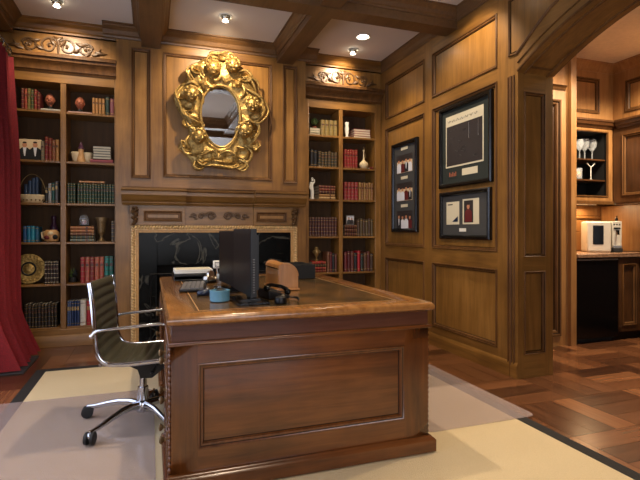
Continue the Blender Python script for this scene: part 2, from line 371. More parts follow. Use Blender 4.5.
# backsplash boards lit by the strip below the cabinet
b=MB(); b.box(3.97,4.245,.905,5.0,4.268,1.12,'wood_bar'); b.box(3.97,4.25,1.125,5.0,4.268,1.27,'wood_bar'); b.box(3.97,4.235,1.275,5.0,4.268,1.30,'wood_bar'); b.box(3.97,4.25,1.305,5.0,4.268,1.42,'wood_bar')
b.box(5.0,3.66,.905,5.02,4.25,1.42,'wood_bar')
S(b,'trim_%d'%n,bevel=.004); n+=1
# ================================================================ BUILT-INS
def scroll(mb,cx,y,cz,W,H,m,r=.008,flat=1.,F=None):
    """foliate scroll carving: mirrored spirals with leaves, W wide"""
    F=F or (lambda a,c_,n_:(a,y-n_,c_))
    for s_ in (-1,1):
        def spiral(ax,az,R,t0,turns,d=1,rr=r):
            pts=[];rad=[]
            for i in range(26):
                t=i/25; a=t0+d*t*turns*2*PI; q=R*(1-.82*t)
                pts.append(F(cx+s_*(ax+q*math.cos(a)),cz+az+q*math.sin(a),.006)); rad.append(rr*(1.1-.5*t))
            mb.tube(pts,rad,m,6)
            mb.ball(F(cx+s_*ax,cz+az,.008),rr*1.3,m,8,6)
        def leaf(ax,az,l,ang,wd):
            pts=[];rad=[]
            for i in range(8):
                t=i/7; a=ang+.9*t*(1 if ang>0 else -1)
                pts.append(F(cx+s_*(ax+l*t*math.cos(ang+.35*t)),cz+az+l*t*math.sin(ang+.35*t),.006+.006*math.sin(PI*t))); rad.append(wd*math.sin(PI*(.12+.86*t)))
            mb.tube(pts,rad,m,6)
        spiral(W*.085,0,H*.42,PI*.9,1.4,-1); spiral(W*.27,-H*.04,H*.34,PI*.1,1.4,1); spiral(W*.30,H*.0,H*.2,PI,1.2,-1,r*.8)
        leaf(W*.02,H*.1,H*.5,1.9,r*1.3); leaf(W*.02,H*.0,H*.5,.7,r*1.3); leaf(W*.14,-H*.2,W*.1,.25,r*1.5); leaf(W*.17,H*.25,W*.12,-.5,r*1.5)
        leaf(W*.33,-H*.25,W*.12,.1,r*1.4); leaf(W*.36,-H*.05,W*.13,-.45,r*1.3); leaf(W*.22,-H*.42,W*.12,.2,r*1.1); leaf(W*.36,-H*.2,W*.1,.5,r)
    mb.ball(F(cx,cz,.01),(W*.014,.012,H*.45),m,8,8)
def bookcase(label,xa,xm0,xm1,xb,xl,xr,zs,otop):
    t=thing('bookcase',label,'bookcase',((xa+xb)/2,YF,0))
    f=MB(); D=5.575
    f.box(xl,YF,0,xa,D,otop+.1,'wood_v'); f.box(xb,YF,0,xr,D,otop+.1,'wood_v')
    f.box(xa,YF,otop,xb,D,otop+.1,'wood_hx')
    zb=zs[-1]; f.box(xa,YF,0,xb,YF+.03,zb-.02,'wood_hx')
    f.box(xl,YF,otop+.1,xr,D,3.04,'wood_field')
    f.mould((xl,YF,0),(xr,YF,0),(0,-1,0),[(0,0),(.014,0),(.014,.09),(.006,.11),(0,.115)],'wood_hx')
    f.build('frame',t,bevel=.003)
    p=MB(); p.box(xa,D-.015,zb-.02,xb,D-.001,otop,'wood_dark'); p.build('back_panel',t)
    v=MB(); v.box(xm0,YF+.003,zb-.02,xm1,D-.02,otop,'wood_v'); v.build('divider',t,bevel=.003)
    for z in zs:
        for q0,q1 in ((xa,xm0),(xm1,xb)):
            s_=MB(); s_.box(q0+.001,YF+.006,z-.022,q1-.001,D-.02,z,'wood_hx'); s_.build('shelf',t,bevel=.002)
    c=MB(); z0=2.665
    c.mould((xl,YF,z0),(xr,YF,z0),(0,-1,0),[(0,0),(.012,.0),(.018,.012),(.03,.02),(.035,.045),(.06,.075),(.085,.095),(.09,.12),(.11,.125),(.11,.15),(.1,.16),(0,.165)],'wood_mold'); c.build('cornice',t)
    c=MB(); scroll(c,(xl+xr)/2,YF,2.925,.90,.205,'carving',.0115); c.build('carving',t)
    return t
ZL=[2.30,1.815,1.403,1.022,.613,.19]; ZR=[2.248,1.88,1.50,1.067,.645,.2]
bookcase('tall built-in wooden bookcase beside the red curtain, carved scrolls on its frieze',-1.275,-.835,-.785,-.345,XL+.003,x0-.003,ZL,2.575)
bookcase('tall built-in wooden bookcase in the corner between the fireplace and the framed pictures',1.715,2.09,2.14,2.56,x1+.003,XR-.005,ZR,2.56)
# fireplace
t=thing('fireplace','carved wooden fireplace mantel with black marble surround below the gold mirror','fireplace',(.66,YC,0))
b=MB(); MX0,MX1=-.2,1.53
def cornice(mb,xa,xb,Y): mb.mould((xa,Y,1.39),(xb,Y,1.39),(0,-1,0),[(0,0),(.012,0),(.02,.012),(.03,.018),(.032,.03),(.045,.035),(.07,.06),(.09,.085),(.1,.095),(.1,.13),(.13,.14),(.135,.16),(0,.16)],'wood_hx')
cornice(b,-.26,1.60,YC-.02); b.mould((-.262,YC-.02,1.555),(1.602,YC-.02,1.555),(0,-1,0),[(0,0),(.142,0),(.142,.008),(0,.008)],'wood_mold'); b.mould((-.2,YC-.02,1.385),(1.54,YC-.02,1.385),(0,-1,0),[(0,0),(.02,0),(.02,.008),(0,.008)],'wood_mold'); cornice(b,-.27,.335,YC-.08); cornice(b,1.035,1.61,YC-.08); b.build('mantel_shelf',t)
b=MB(); b.box(MX0,YC-.03,1.19,MX1,YC,1.39,'wood_hx')
for xa,xb in ((MX0+.04,.33),(1.04,MX1-.04)):
    b.box(xa-.04,YC-.055,1.19,xb,YC-.03,1.39,'wood_hx') if xa<0 else b.box(xa,YC-.055,1.19,xb+.04,YC-.03,1.39,'wood_hx')
b.build('frieze',t,bevel=.003)
for xa,xb in ((-.08,.31),(1.06,1.42)):
    b=MB(); panelled(b,FX(YC-.056),xa,xb,1.215,1.345,[(xa+.01,xb-.01,1.225,1.335)],('wood_hx','wood_hx','wood_field'),.035,.012,.0); b.build('frieze_panel',t)
for s_ in (-1,1):
    b=MB()
    cx=.685+s_*.165
    for i in range(1):
        for (ax,R,d,t0,tn) in ((-.07,.045,1,0,1.5),(.02,.03,-1,PI,1.3),(.09,.022,1,0,1.2)):
            pts=[];rad=[]
            for k in range(24):
                q=k/23; a=t0+d*q*tn*2*PI; rr=R*1.15*(1-.8*q); pts.append((cx+s_*(ax*1.1+rr*math.cos(a)),YC-.04,1.285+rr*.85*math.sin(a))); rad.append(.012*(1.1-.5*q))
            b.tube(pts,rad,'carving',6)
        for k in range(6):
            q=k/5; b.ball((cx+s_*(-.11+.24*q),YC-.037,1.285+.03*math.sin(q*6)),(.022,.008,.012-.004*q),'carving',8,6)
    b.build('carving',t)
for cx in (-.15,1.49):
    b=MB(); b.box(cx-.04,YC-.05,1.2,cx+.04,YC-.03,1.385,'carving')
    for k in range(9):
        q=k/8; b.ball((cx+.012*math.sin(k*2.2),YC-.075-.035*(1-q)*1.0,1.36-.155*(1-(1-q))),(.03-.008*q,.03-.01*q,.016),'carving',10,6)
    for s_ in (-1,1):
        b.tube([(cx+s_*.028*math.cos(a*.5),YC-.07-.02*math.cos(a),1.30+.05*math.sin(a)) for a in [i*.35 for i in range(16)]],.008,'carving',6)
    b.build('corbel',t)
# gilded rope frame
b=MB(); o0,o1,oz=-.19,1.54,1.188; wd=.075
b.box(o0,YC-.03,0,o0+wd,YC,oz,'gilt_wood'); b.box(o1-wd,YC-.03,0,o1,YC,oz,'gilt_wood'); b.box(o0+wd,YC-.03,oz-wd,o1-wd,YC,oz,'gilt_wood')
b.build('surround_frame',t,bevel=.003)
def rope(mb,p0,p1,r):
    p0,p1=Vector(p0),Vector(p1); L=(p1-p0).length; n_=int(L/.028); d=(p1-p0).normalized(); nrm=Vector((0,-1,0)); side=d.cross(nrm)
    for i in range(n_):
        c_=p0+d*(i+.5)*L/n_
        T=Matrix.Translation(c_)@Matrix((side,nrm,d)).transposed().to_4x4()@Matrix.Rotation(.6,4,'Y')
        mb.ball((0,0,0),(r*1.15,r,.0125),'antique_gold',8,5,T)
b=MB(); rope(b,(o0+.02,YC-.032,.0),(o0+.02,YC-.032,oz-.01),.021); rope(b,(o1-.02,YC-.032,.0),(o1-.02,YC-.032,oz-.01),.021); rope(b,(o0+.03,YC-.032,oz-.02),(o1-.03,YC-.032,oz-.02),.021)
b.tube([(o0+.043,YC-.034,0),(o0+.043,YC-.034,oz-.043),(o1-.043,YC-.034,oz-.043),(o1-.043,YC-.034,0)],.006,'antique_gold',6)
tag(b.build('rope_moulding',t),'gilded rope moulding')
b=MB(); i0,i1,iz=o0+wd,o1-wd,oz-wd; fx0,fx1,fz=.06,1.29,.78
b.box(i0,YC-.012,0,fx0,YC+.02,iz,'marble'); b.box(fx1,YC-.012,0,i1,YC+.02,iz,'marble'); b.box(fx0,YC-.012,fz,fx1,YC+.02,iz,'marble'); tag(b.build('marble_surround',t,bevel=.002),'veined black marble surround')
b=MB(); b.box(fx0,5.56,0,fx1,5.58,fz,'matte_black'); b.box(fx0-.02,YC+.02,0,fx0,5.57,fz,'matte_black'); b.box(fx1,YC+.02,0,fx1+.02,5.57,fz,'matte_black'); b.box(fx0-.02,YC+.02,fz,fx1+.02,5.57,fz+.02,'matte_black'); b.box(fx0,YC+.0,0.001,fx1,5.57,.012,'matte_black'); b.build('firebox',t)
# fire screen
t=thing('fire_screen','black wrought-iron fire screen standing in front of the firebox','fire screen',(.6,5.05,0))
b=MB(); b.tube([(.0,5.07,0),(.0,5.07,.70),(1.25,5.07,.70),(1.25,5.07,0)],.009,'iron',8); b.tube([(0,5.07,.04),(1.25,5.07,.04)],.007,'iron',6)
b.box(-.03,5.04,0,.03,5.1,.012,'iron'); b.box(1.22,5.04,0,1.28,5.1,.012,'iron'); b.build('frame',t)
b=MB()
for i in range(1,25): b.tube([(1.25*i/25,5.07,.04),(1.25*i/25,5.07,.70)],.0035,'iron',5)
for z in (.25,.48): b.tube([(0,5.07,z),(1.25,5.07,z)],.003,'iron',5)
b.build('bars',t)

# mirror with gilded cherubs
MYY=YC-.004
t=thing('wall_mirror','ornate gilded cherub mirror hanging over the mantel','mirror',(.685,MYY,1.68))
cx,cz=.692,2.325
def px(p,q): # relief design coordinates on the panel (x right, z up) from a sketch grid
    return ((p-219.5)*.01047+cx,(121-q)*.01047+cz)
def egg(a): # inner contour of the glass: wider at the top
    return cx+.205*math.cos(a)*(1+.08*math.sin(a)), cz+.01+.325*math.sin(a)
b=MB(); n_=40; vs=[(egg(2*PI*i/n_)[0],MYY-.03,egg(2*PI*i/n_)[1]) for i in range(n_)]; b.add(vs,[tuple(range(n_))],'mirror')
b.add([(x,MYY-.004,z) for x,y,z in vs],[tuple(range(n_))],'gold'); tag(b.build('mirror_glass',t),'oval mirror glass')
b=MB()
rnd=random.Random(3)
outer=[]
OUT=[(219,57),(232,57),(243,68),(252,78),(256,88),(263,100),(265,112),(260,124),(254,134),(257,148),(248,160),(243,172),(234,172),(219,170),(202,172),(194,172),(185,160),(182,150),(188,138),(182,124),(175,112),(173,100),(180,90),(187,82),(190,70),(205,60)]
def outline(a):
    # distance to the outline polygon along direction a from the glass centre
    d=Vector((math.cos(a),math.sin(a))); best=.1
    P=[(( p-219.5)*.01047,(121-q)*.01047-.01) for p,q in OUT]
    for k in range(len(P)):
        p,q=Vector(P[k]),Vector(P[(k+1)%len(P)]); e=q-p; den=d.x*e.y-d.y*e.x
        if abs(den)<1e-9: continue
        t_=(p.x*e.y-p.y*e.x)/den; u_=(p.x*d.y-p.y*d.x)/den
        if t_>0 and -.001<=u_<=1.001: best=max(best,t_)
    return best
NA,NR=144,9; vs=[];fs=[]
for i in range(NA):
    a=2*PI*i/NA; x,z=egg(a); ro=outline(a)-.012; ax,az=x-cx,z-(cz+.01); ri=math.hypot(ax,az); aa=math.atan2(az,ax); ro=max(outline(aa)-.012,ri+.03)
    for k in range(NR+1):
        t_=k/NR; rr_=ri+(ro-ri)*t_; hgt=.012+.032*math.sin(PI*min(1,t_*.93+.05))**.7+.009*math.sin(aa*17+t_*7)*math.sin(t_*PI)
        if k==NR: hgt=0
        vs.append((cx+rr_*math.cos(aa),MYY-hgt,cz+.01+rr_*math.sin(aa)))
for i in range(NA):
    for k in range(NR): q=i*(NR+1)+k; w_=((i+1)%NA)*(NR+1)+k; fs.append((q,w_,w_+1,q+1))
b.add(vs,fs,'gold')
def shell(p_,q_,r_,tilt=0.):
    X,Z=px(p_,q_); T=Matrix.Translation((X,MYY-.062,Z))@Matrix.Rotation(PI/2+.35*math.cos(tilt),4,'X')@Matrix.Rotation(.35*math.sin(tilt),4,'Y')
    b.lathe([(r_*.1,-.008),(r_*.6,-.004),(r_*.9,.010),(r_,.016),(r_*1.04,.008),(r_*.9,-.012),(r_*.3,-.028)],(0,0,0),'gold',20,T,sy=.85)
for q in ((195,76,.062,2.),(203,86,.055,4.),(243,79,.055,1.),(235,86,.05,5.),(181,103,.06,3.),(188,114,.06,4.),(259,102,.055,0.),(254,119,.06,5.),(187,130,.055,3.),(195,129,.045,4.),(253,136,.05,0.),(186,154,.055,3.),(206,162,.055,4.),(214,166,.05,5.),(227,163,.055,4.),(241,156,.06,5.),(239,170,.045,4.),(198,169,.045,2.),(221,60,.05,1.),(212,60,.045,2.)): shell(*q)
b.tube([(egg(2*PI*i/60)[0],MYY-.06,egg(2*PI*i/60)[1]) for i in range(60)],.012,'gold',8,closed=True)
# billowing cloud / drapery folds: curled ribbons in relief
def fold(pts,r0,r1,dep=.05):
    P=[Vector((px(*q)[0],MYY-dep-.02*math.sin(PI*i/(len(pts)-1)),px(*q)[1])) for i,q in enumerate(pts)]
    Q=[]
    for i in range(len(P)-1):
        for k in range(4):
            t_=k/4; p_1=P[max(i-1,0)];p0=P[i];p1=P[i+1];p2=P[min(i+2,len(P)-1)]
            Q.append(.5*((2*p0)+(p1-p_1)*t_+(2*p_1-5*p0+4*p1-p2)*t_*t_+(3*p0-p_1-3*p1+p2)*t_**3))
    Q.append(P[-1]); m_=len(Q); b.tube(Q,[r0+(r1-r0)*math.sin(PI*(i/(m_-1))) for i in range(m_)],'gold',8)
folds=[ # left side
 [(181,93),(176,101),(178,112),(186,120),(196,124)],[(184,90),(190,88),(198,92)],[(178,112),(184,122),(192,128),(202,128)],[(183,124),(188,134),(198,136),(203,130)],
 [(186,148),(180,150),(183,158),(192,162),(200,158)],[(187,142),(184,150),(190,156)],[(194,162),(200,168),(208,164)],[(175,98),(174,106),(179,116)],
 [(196,90),(202,86),(206,90),(204,98)],[(192,84),(188,78),(194,70),(200,74),(202,84)],[(190,88),(186,80),(190,72)],[(194,92),(200,98),(202,108)],
 # top
 [(204,66),(208,58),(216,56),(226,57),(236,60)],[(206,62),(212,60),(220,62)],[(222,62),(228,58),(236,64)],[(208,80),(214,84),(220,80),(224,84),(232,80)],[(200,82),(208,90),(216,88)],
 # right side
 [(238,72),(246,70),(252,76),(254,86)],[(240,80),(248,78),(254,84),(257,92)],[(244,88),(252,92),(262,98),(264,108),(260,118)],[(262,100),(266,110),(258,122),(246,124)],[(240,84),(244,92),(240,100)],
 [(254,122),(260,130),(256,140),(250,146)],[(240,126),(250,122),(256,128)],[(246,148),(256,150),(258,144)],[(244,148),(252,156),(248,166),(238,164)],
 [(240,160),(246,168),(240,174),(234,170)],[(236,150),(246,154),(246,162),(238,162)],
 # bottom
 [(200,162),(206,156),(214,158),(216,166)],[(218,160),(226,156),(234,160),(232,168)],[(204,170),(216,172),(230,172),(240,168)],[(196,166),(192,172),(198,176),(204,172)],[(210,164),(220,168),(230,164)]]
for q in folds: fold([(219.5+(x-219.5)*.96,116+(y-116)*.97) for x,y in q],.006,.017)
for q in folds[::2]: fold([(x+rnd.uniform(-2.5,2.5),y+rnd.uniform(-2.5,2.5)) for x,y in q],.005,.012,.066)
b.build('frame',t)
for hx,hy,r in ((211.5,74,.078),(231,69,.078),(190.5,102,.076),(250.5,107.5,.076),(243,134,.078),(197.5,143,.074)):
    X,Z=px(hx,hy); h=MB(); Y=MYY-.10
    h.ball((X,Y,Z),(r*.86,r*.8,r),'gold',16,12)
    for s_ in (-1,1):
        h.ball((X+s_*r*.4,Y-r*.62,Z-r*.28),r*.28,'gold',8,6); h.ball((X+s_*r*.36,Y-r*.72,Z+r*.12),(r*.16,r*.1,r*.09),'gold',8,6)
    h.ball((X,Y-r*.8,Z-r*.1),(r*.13,r*.18,r*.18),'gold',8,6); h.ball((X,Y-r*.7,Z-r*.42),(r*.22,r*.12,r*.07),'gold',8,6); h.ball((X,Y-r*.5,Z-r*.72),(r*.25,r*.2,r*.16),'gold',8,6)
    for k in range(12):
        a=PI*(-.1+1.2*k/11); h.ball((X+r*.8*math.cos(a),Y-r*.15+.01*math.sin(k*3),Z+r*.3+r*.72*math.sin(a)),r*.26,'gold',8,6)
    h.build('cherub_head',t)
for wx,wy,a0 in ((199,77,2.2),(246,82,.7),(185,151,3.6),(252,150,-.4),(206,88,-2.2),(234,84,-.8)):
    X,Z=px(wx,wy); h=MB()
    for k in range(5):
        a=a0+(-.5+k*.25); L=.085-.008*abs(k-2)
        h.tube([(X,MYY-.06,Z),(X+L*.5*math.cos(a),MYY-.085,Z+L*.5*math.sin(a)),(X+L*math.cos(a+.15),MYY-.065,Z+L*math.sin(a+.15))],[.012,.017,.004],'gold',8)
    h.build('wing',t)

# ceiling downlights, plus unseen ones added for light
def downlight(x,y,z,label,power,tilt=None,glow=True,r=.062,aim=None,size=2.0):
    t=thing('downlight',label,'ceiling light',(x,y,z))
    b=MB(); b.lathe([(r*1.25,0),(r*1.28,-.004),(r*1.15,-.008),(r,-.003),(r*.97,.0)],(x,y,z),'white',28); b.build('trim_ring',t)
    b=MB()
    if aim: b.ball((x,y,z-.012),(r*.8,r*.8,r*.55),'steel',18,10)
    b.lathe([(r*.93,-.0025),(r*.93,-.0035)],(x,y,z-(.0 if not aim else .045)),'lamp_glow',24,sx=1 if not aim else .6,sy=1 if not aim else .6) if glow else None
    b.build('lamp',t)
    l=bpy.data.lights.new('downlight_beam','SPOT'); l.energy=power; l.color=(1,.80,.56); l.spot_size=size; l.spot_blend=.6; l.shadow_soft_size=.04
    o=bpy.data.objects.new('downlight_beam',l); C.objects.link(o); o.location=(x,y,z-.06)
    d=Vector(aim)-Vector((x,y,z-.06)) if aim else Vector((0,0,-1))
    o.rotation_euler=d.to_track_quat('-Z','Y').to_euler()
downlight(2.08,4.57,ZC,'round glowing white recessed light in the right ceiling bay, further from the bookcase',38)
downlight(2.12,4.93,ZC,'small swivelling spotlight aimed at the carving on the right bookcase',28,aim=(2.1,5.27,2.85),size=1.6,r=.05)
downlight(.66,4.56,ZC,'swivelling ceiling spotlight above the gilded mirror at the top of the photo',55,aim=(.68,5.17,2.6),size=1.9,r=.05)
downlight(-.78,4.75,ZC,'small ceiling spotlight above the left bookcase at the top left',30,aim=(-.78,5.27,2.55),size=1.8,r=.05)
downlight(2.15,3.30,ZC,'ceiling spotlight out of view washing the panelled wall above the large frame',42,aim=(2.64,3.5,2.3),size=1.7,r=.05)
downlight(.7,2.9,ZC,'added unseen ceiling light above the middle of the desk',80,glow=True,size=2.4)  # added lamp, lifts the desk and the lower back wall
downlight(.7,.6,2.93,'added unseen ceiling light nearest the camera',50)  # unseen lamp added to light the near end of the room
downlight(-.7,2.6,ZC,'added unseen ceiling light above the office chair',30)  # added fill over the chair, no such fitting is visible
downlight(4.38,2.9,ZB,'added unseen ceiling light in the bar room',165,size=2.6)  # extra lamp outside the frame, added to brighten the bar panelling
downlight(4.6,3.0,ZB,'added unseen ceiling light in the bar room corner',22,size=2.6)  # weak unseen lamp added to fill the bar corner
downlight(3.7,3.25,ZB,'recessed ceiling light in the bar room beside the passage, out of view',30,size=2.4)

# ================================================================ RUG, MATS, CURTAIN
t=thing('area_rug','cream woven rug with a black border under the desk','rug',(.6,2.8,0))
b=MB(); b.box(-.79,.9,.001,2.05,4.33,.012,'rug'); b.build('field',t)
b=MB(); W=.075
for q in ((-.79-W,.9-W,-.79,4.33+W),(2.05,.9-W,2.05+W,4.33+W),(-.79,.9-W,2.05,.9),(-.79,4.33,2.05,4.33+W)): b.box(q[0],q[1],.001,q[2],q[3],.0125,'rug_border')
tag(b.build('border',t),'black border')
def mat(name,label,xa,ya,xb,yb):
    b=MB(); r=.05; pts=[]
    for cx_,cy_,a0 in ((xb-r,yb-r,0),(xa+r,yb-r,PI/2),(xa+r,ya+r,PI),(xb-r,ya+r,1.5*PI)):
        for k in range(5): a=a0+k*PI/8; pts.append((cx_+r*math.cos(a),cy_+r*math.sin(a)))
    b.prism(pts,lambda a,c_,n_:(a,c_,n_),.0135,.0165,'chair_mat'); o=b.build(name); tag(o,label,'chair mat'); return o
mat('chair_mat','translucent plastic chair mat under the office chair left of the desk',-1.12,1.95,.02,3.6)
mat('chair_mat','translucent plastic chair mat on the right of the desk near the arch',1.44,2.31,2.2,3.75)
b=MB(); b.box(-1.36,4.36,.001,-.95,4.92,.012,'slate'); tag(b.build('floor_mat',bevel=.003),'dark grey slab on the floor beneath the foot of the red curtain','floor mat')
# curtain
t=thing('curtain','deep red velvet curtain in heavy folds beside the left bookcase','curtain',(-1.25,4.95,0))
def curtain(ya,yb,ztop,nf,name):
    b=MB(); nu,nv=nf*10,26; vs=[];fs=[]
    for s_ in (0,1):
        for j in range(nv+1):
            v=j/nv; z=ztop+(0.022-ztop)*v
            fl=.04+.055*min(1,v*3)+.06*max(0,v-.75)*4*.5
            for i in range(nu+1):
                u=i/nu; y=ya+(yb-ya)*u*(1)+ (.0 if v<.7 else (v-.7)*.25*(u-.5))
                ph=u*nf*2*PI+.5*math.sin(v*3+u*4)
                x=-1.235+fl*math.sin(ph)+.015*math.sin(ph*2.3+v*2)+(.22*max(0,v-.86)/.14*.6*(.5+.5*math.sin(ph))) 
                vs.append((x+s_*.012,y+.012*math.cos(ph),z))
    K=(nu+1)*(nv+1)
    for s_ in (0,1):
        for j in range(nv):
            for i in range(nu): q=s_*K+j*(nu+1)+i; fs.append((q,q+1,q+nu+2,q+nu+1))
    for i in range(nu): fs.append((i,i+1,K+i+1,K+i)); q=nv*(nu+1)+i; fs.append((q,q+1,K+q+1,K+q))
    for j in range(nv):
        for q in (j*(nu+1),j*(nu+1)+nu): fs.append((q,q+nu+1,K+q+nu+1,K+q))
    b.add(vs,fs,'velvet'); return b.build(name,t,ang=60)
curtain(4.40,5.10,2.70,6,'fabric')
for k in range(6):
    b=MB(); y=4.46+.118*k
    b.tube([(-1.235+.04*math.cos(a),y,2.76+.04*math.sin(a)) for a in [i*2*PI/16 for i in range(16)]],.006,'chrome',6,closed=True); b.tube([(-1.235,y,2.72),(-1.235,y,2.68)],.007,'chrome',6)
    b.build('ring',t)
t=thing('curtain_rod','metal curtain rod over the red curtain at the left edge','curtain rod',(-1.25,2.8,2.76))
b=MB(); b.tube([(-1.235,.4,2.762),(-1.235,5.12,2.762)],.014,'bronze',10); b.ball((-1.235,5.13,2.762),.022,'bronze'); b.build('rod',t)
b=MB()
for y in (.5,5.07): b.box(XL+.001,y-.02,2.72,XL+.02,y+.02,2.8,'bronze'); b.tube([(XL+.01,y,2.762),(-1.24,y,2.762)],.009,'bronze',8)
b.build('bracket',t)

# ================================================================ BOOKS
BK={}
def bookmesh(col,gold,w,h,d,style):
    key=(col,gold,round(w,3),round(h,3),style)
    if key in BK: return BK[key]
    m=MB(); cv=colmat(col); gl=gold
    sp=[(-w/2,.012),(-w*.38,.004),(-w*.15,0),(w*.15,0),(w*.38,.004),(w/2,.012)]
    F=lambda a,c_,n_:(a,c_,n_)
    m.prism(sp,F,0,h,cv)
    m.box(-w/2,.012,0,-w/2+.003,d,h,cv); m.box(w/2-.003,.012,0,w/2,d,h,cv)
    m.box(-w/2+.003,.012,.003,w/2-.003,d-.004,h-.004,'page')
    if style!='plain':
        zs=[.07,.26,.45,.64,.83,.95] if style=='band' else [.12,.88]
        if style=='label': zs=[.1,.9]
        for q in zs:
            hh=.0045 if style=='band' else .005
            m.prism([(x*1.02,y-.0018) for x,y in sp],F,h*q-hh/2,h*q+hh/2,gl)
        if style=='label': m.box(-w*.36,-.001,h*.62,w*.36,.003,h*.78,gl)
        if style=='band': m.box(-w*.34,-.0015,h*.64,w*.34,.002,h*.74,colmat((70,30,20)))
    o=m.build('book'); C.objects.unlink(o); BK[key]=o; return o
def at(px_,Y):   # world X of an image column on the plane Y
    u=(px_-320)/481; s,c=math.sin(math.radians(19.36)),math.cos(math.radians(19.36)); return Y*(s+u*c)/(c-u*s)
CELL={'L':[(-1.272,-.838),(-.782,-.348)],'R':[(1.718,2.087),(2.143,2.557)]}
ORD=['leftmost','second','third','fourth','fifth','sixth','seventh','eighth','ninth','tenth','eleventh','twelfth','thirteenth','fourteenth','fifteenth']
SH={'L':['top','second','third','fourth','fifth','bottom'],'R':['top','second','third','fourth','fifth']}
def where(case,col,row): return '%s bookcase %s column %s shelf'%('left' if case=='L' else 'right','left' if col==0 else 'right',SH[case][row])
def row_books(case,col,row,p0,p1,n_,cname,cols,h,style='band',gold='gilt',jit=.0,d=.17):
    z=(ZL if case=='L' else ZR)[row]; Y=5.30; X0,X1=max(at(p0,Y),CELL[case][col][0]+.002),min(at(p1,Y),CELL[case][col][1]-.002); W=(X1-X0)/n_
    r=random.Random(hash((ord(case),col,row,int(p0))))
    for i in range(n_):
        c_=cols[i%len(cols)] if isinstance(cols,list) else cols
        cn=cname[i%len(cname)] if isinstance(cname,list) else cname
        hh=h[i%len(h)] if isinstance(h,list) else h
        hh=round(hh+(r.choice([-1,0,1])*jit),3)
        o=bookmesh(c_,gold,W*.94,hh,d,style).copy(); C.objects.link(o)
        o.location=(X0+(i+.5)*W,Y+r.uniform(0,.008),z+.0005)
        pos='alone' if n_==1 else ('rightmost' if i==n_-1 else ORD[i])
        w_=('%s, %s of %d, '%(cn,pos,n_) if n_>1 else cn+', standing, ')+where(case,col,row)
        tag(o,w_,'book','upright books on the '+where(case,col,row).replace(',',''))
def stack(case,col,row,p0,p1,n_,cname,cols,hz,Y=5.31,style='band',fore=False,gold='gilt',z0=None,wob=.012):
    z=(ZL if case=='L' else ZR)[row] if z0 is None else z0; X0,X1=max(at(p0,Y),CELL[case][col][0]+.003),min(at(p1,Y),CELL[case][col][1]-.003)
    r=random.Random(int(p0*7+row))
    for i in range(n_):
        c_=cols[i%len(cols)]; L=(X1-X0)-(r.uniform(0,wob) if i else 0)
        src=bookmesh(c_,gold,hz*.98,round(L,3),.2,style); o=src.copy(); C.objects.link(o)
        # lies on its side: local z -> x, local x -> -z
        o.rotation_euler=(0,PI/2,PI if fore else 0)
        xs=X0+(X1-X0-L)/2
        o.location=(xs if not fore else xs+L,Y+(0 if not fore else .2)+r.uniform(0,.006),z+hz*(i+.5)+.0005)
        nm=cname[i%len(cname)]
        pos='lying flat' if n_==1 else 'stack bottom' if i==0 else 'stack top' if i==n_-1 else '%s from stack bottom'%(ORD[i])
        tag(o,'%s, %s, %s'%(nm,pos,where(case,col,row)),'book','flat books on the '+where(case,col,row).replace(',',''))
    return z+hz*n_
RED=(112,22,24);DRED=(84,18,22);MAR=(58,20,20);TAN=(160,112,62);OLV=(96,88,44);GRN=(38,62,48);DGR=(24,44,36);BLU=(30,50,92);CYN=(28,110,146);BLK=(24,22,24);BRN=(78,48,30);WHT=(196,192,182);PNK=(134,52,60)
# left bookcase, left column
row_books('L',0,0,20.5,40,6,['red leather book','rust red book','olive green book','dark green book','red gilt book','maroon book'],[DRED,(140,50,36),OLV,(50,60,34),RED,DRED],[.205,.20,.205,.195,.2,.175])
row_books('L',0,1,40.5,59,5,['thin grey book','dark red book','red brown book','brown book','tan book'],[(120,110,90),RED,(120,44,34),(128,72,44),TAN],[.19,.235,.225,.205,.21])
row_books('L',0,2,44.5,58,4,['black book','white spined book','teal book','grey book'],[BLK,(150,150,150),(30,74,74),(84,84,88)],[.16,.19,.20,.215],'label')
row_books('L',0,3,22.5,38.5,4,['dark blue book','bright blue book','cyan book','dark teal book'],[(28,72,120),CYN,(40,132,160),(24,80,110)],[.155,.158,.155,.15],'line')
row_books('L',0,4,44,58.5,5,'dark leather book with pale bands',(46,30,26),.225,gold='paper')
row_books('L',0,5,24,57,10,'black leather book with gilt spine bands',[(28,24,26),(36,34,44),(34,24,22)],[.228,.235,.225])
# left bookcase, right column
row_books('L',1,0,92,105,4,'tan book with gilt bands',TAN,.165)
row_books('L',1,0,105.2,114.8,2,['dark green book','mauve book'],[DGR,(110,60,66)],[.185,.17],'line')
row_books('L',1,2,66.8,75.5,3,'deep green gilt book',GRN,.20)
row_books('L',1,2,77,114.6,13,'dark green gilt book',GRN,[.20,.197,.203])
row_books('L',1,3,110.8,114.5,1,'dark brown leather book',(60,50,40),.21)
row_books('L',1,4,80,104,5,['bright red book','pale red book','red book','orange red book','faded red book'],[(140,20,32),(150,70,58),RED,(160,80,58),(150,66,50)],.255)
row_books('L',1,4,104.3,113.5,2,['teal and red banded book','green and red banded book'],[(20,110,100),(30,96,84)],.26,gold='maroon')
row_books('L',1,5,64,71,2,'slate blue book',(70,88,130),.245,'label')
row_books('L',1,5,71.2,79.5,3,'navy blue book',BLU,.245,'label')
row_books('L',1,5,79.8,86,1,'thick white book',WHT,.25,'line',gold='maroon')
row_books('L',1,5,86.2,96,2,'crimson book behind the chair',(150,24,34),.24,'label')
stack('L',0,0,40.5,60,1,['grey white book under the bust'],[(150,146,136)],.028,style='plain')
stack('L',1,0,68,91.5,1,['pale pink book under the bust'],[(176,140,130)],.02,style='plain')
stack('L',1,1,90,113,1,['pink red book'],[PNK],.04,style='plain')
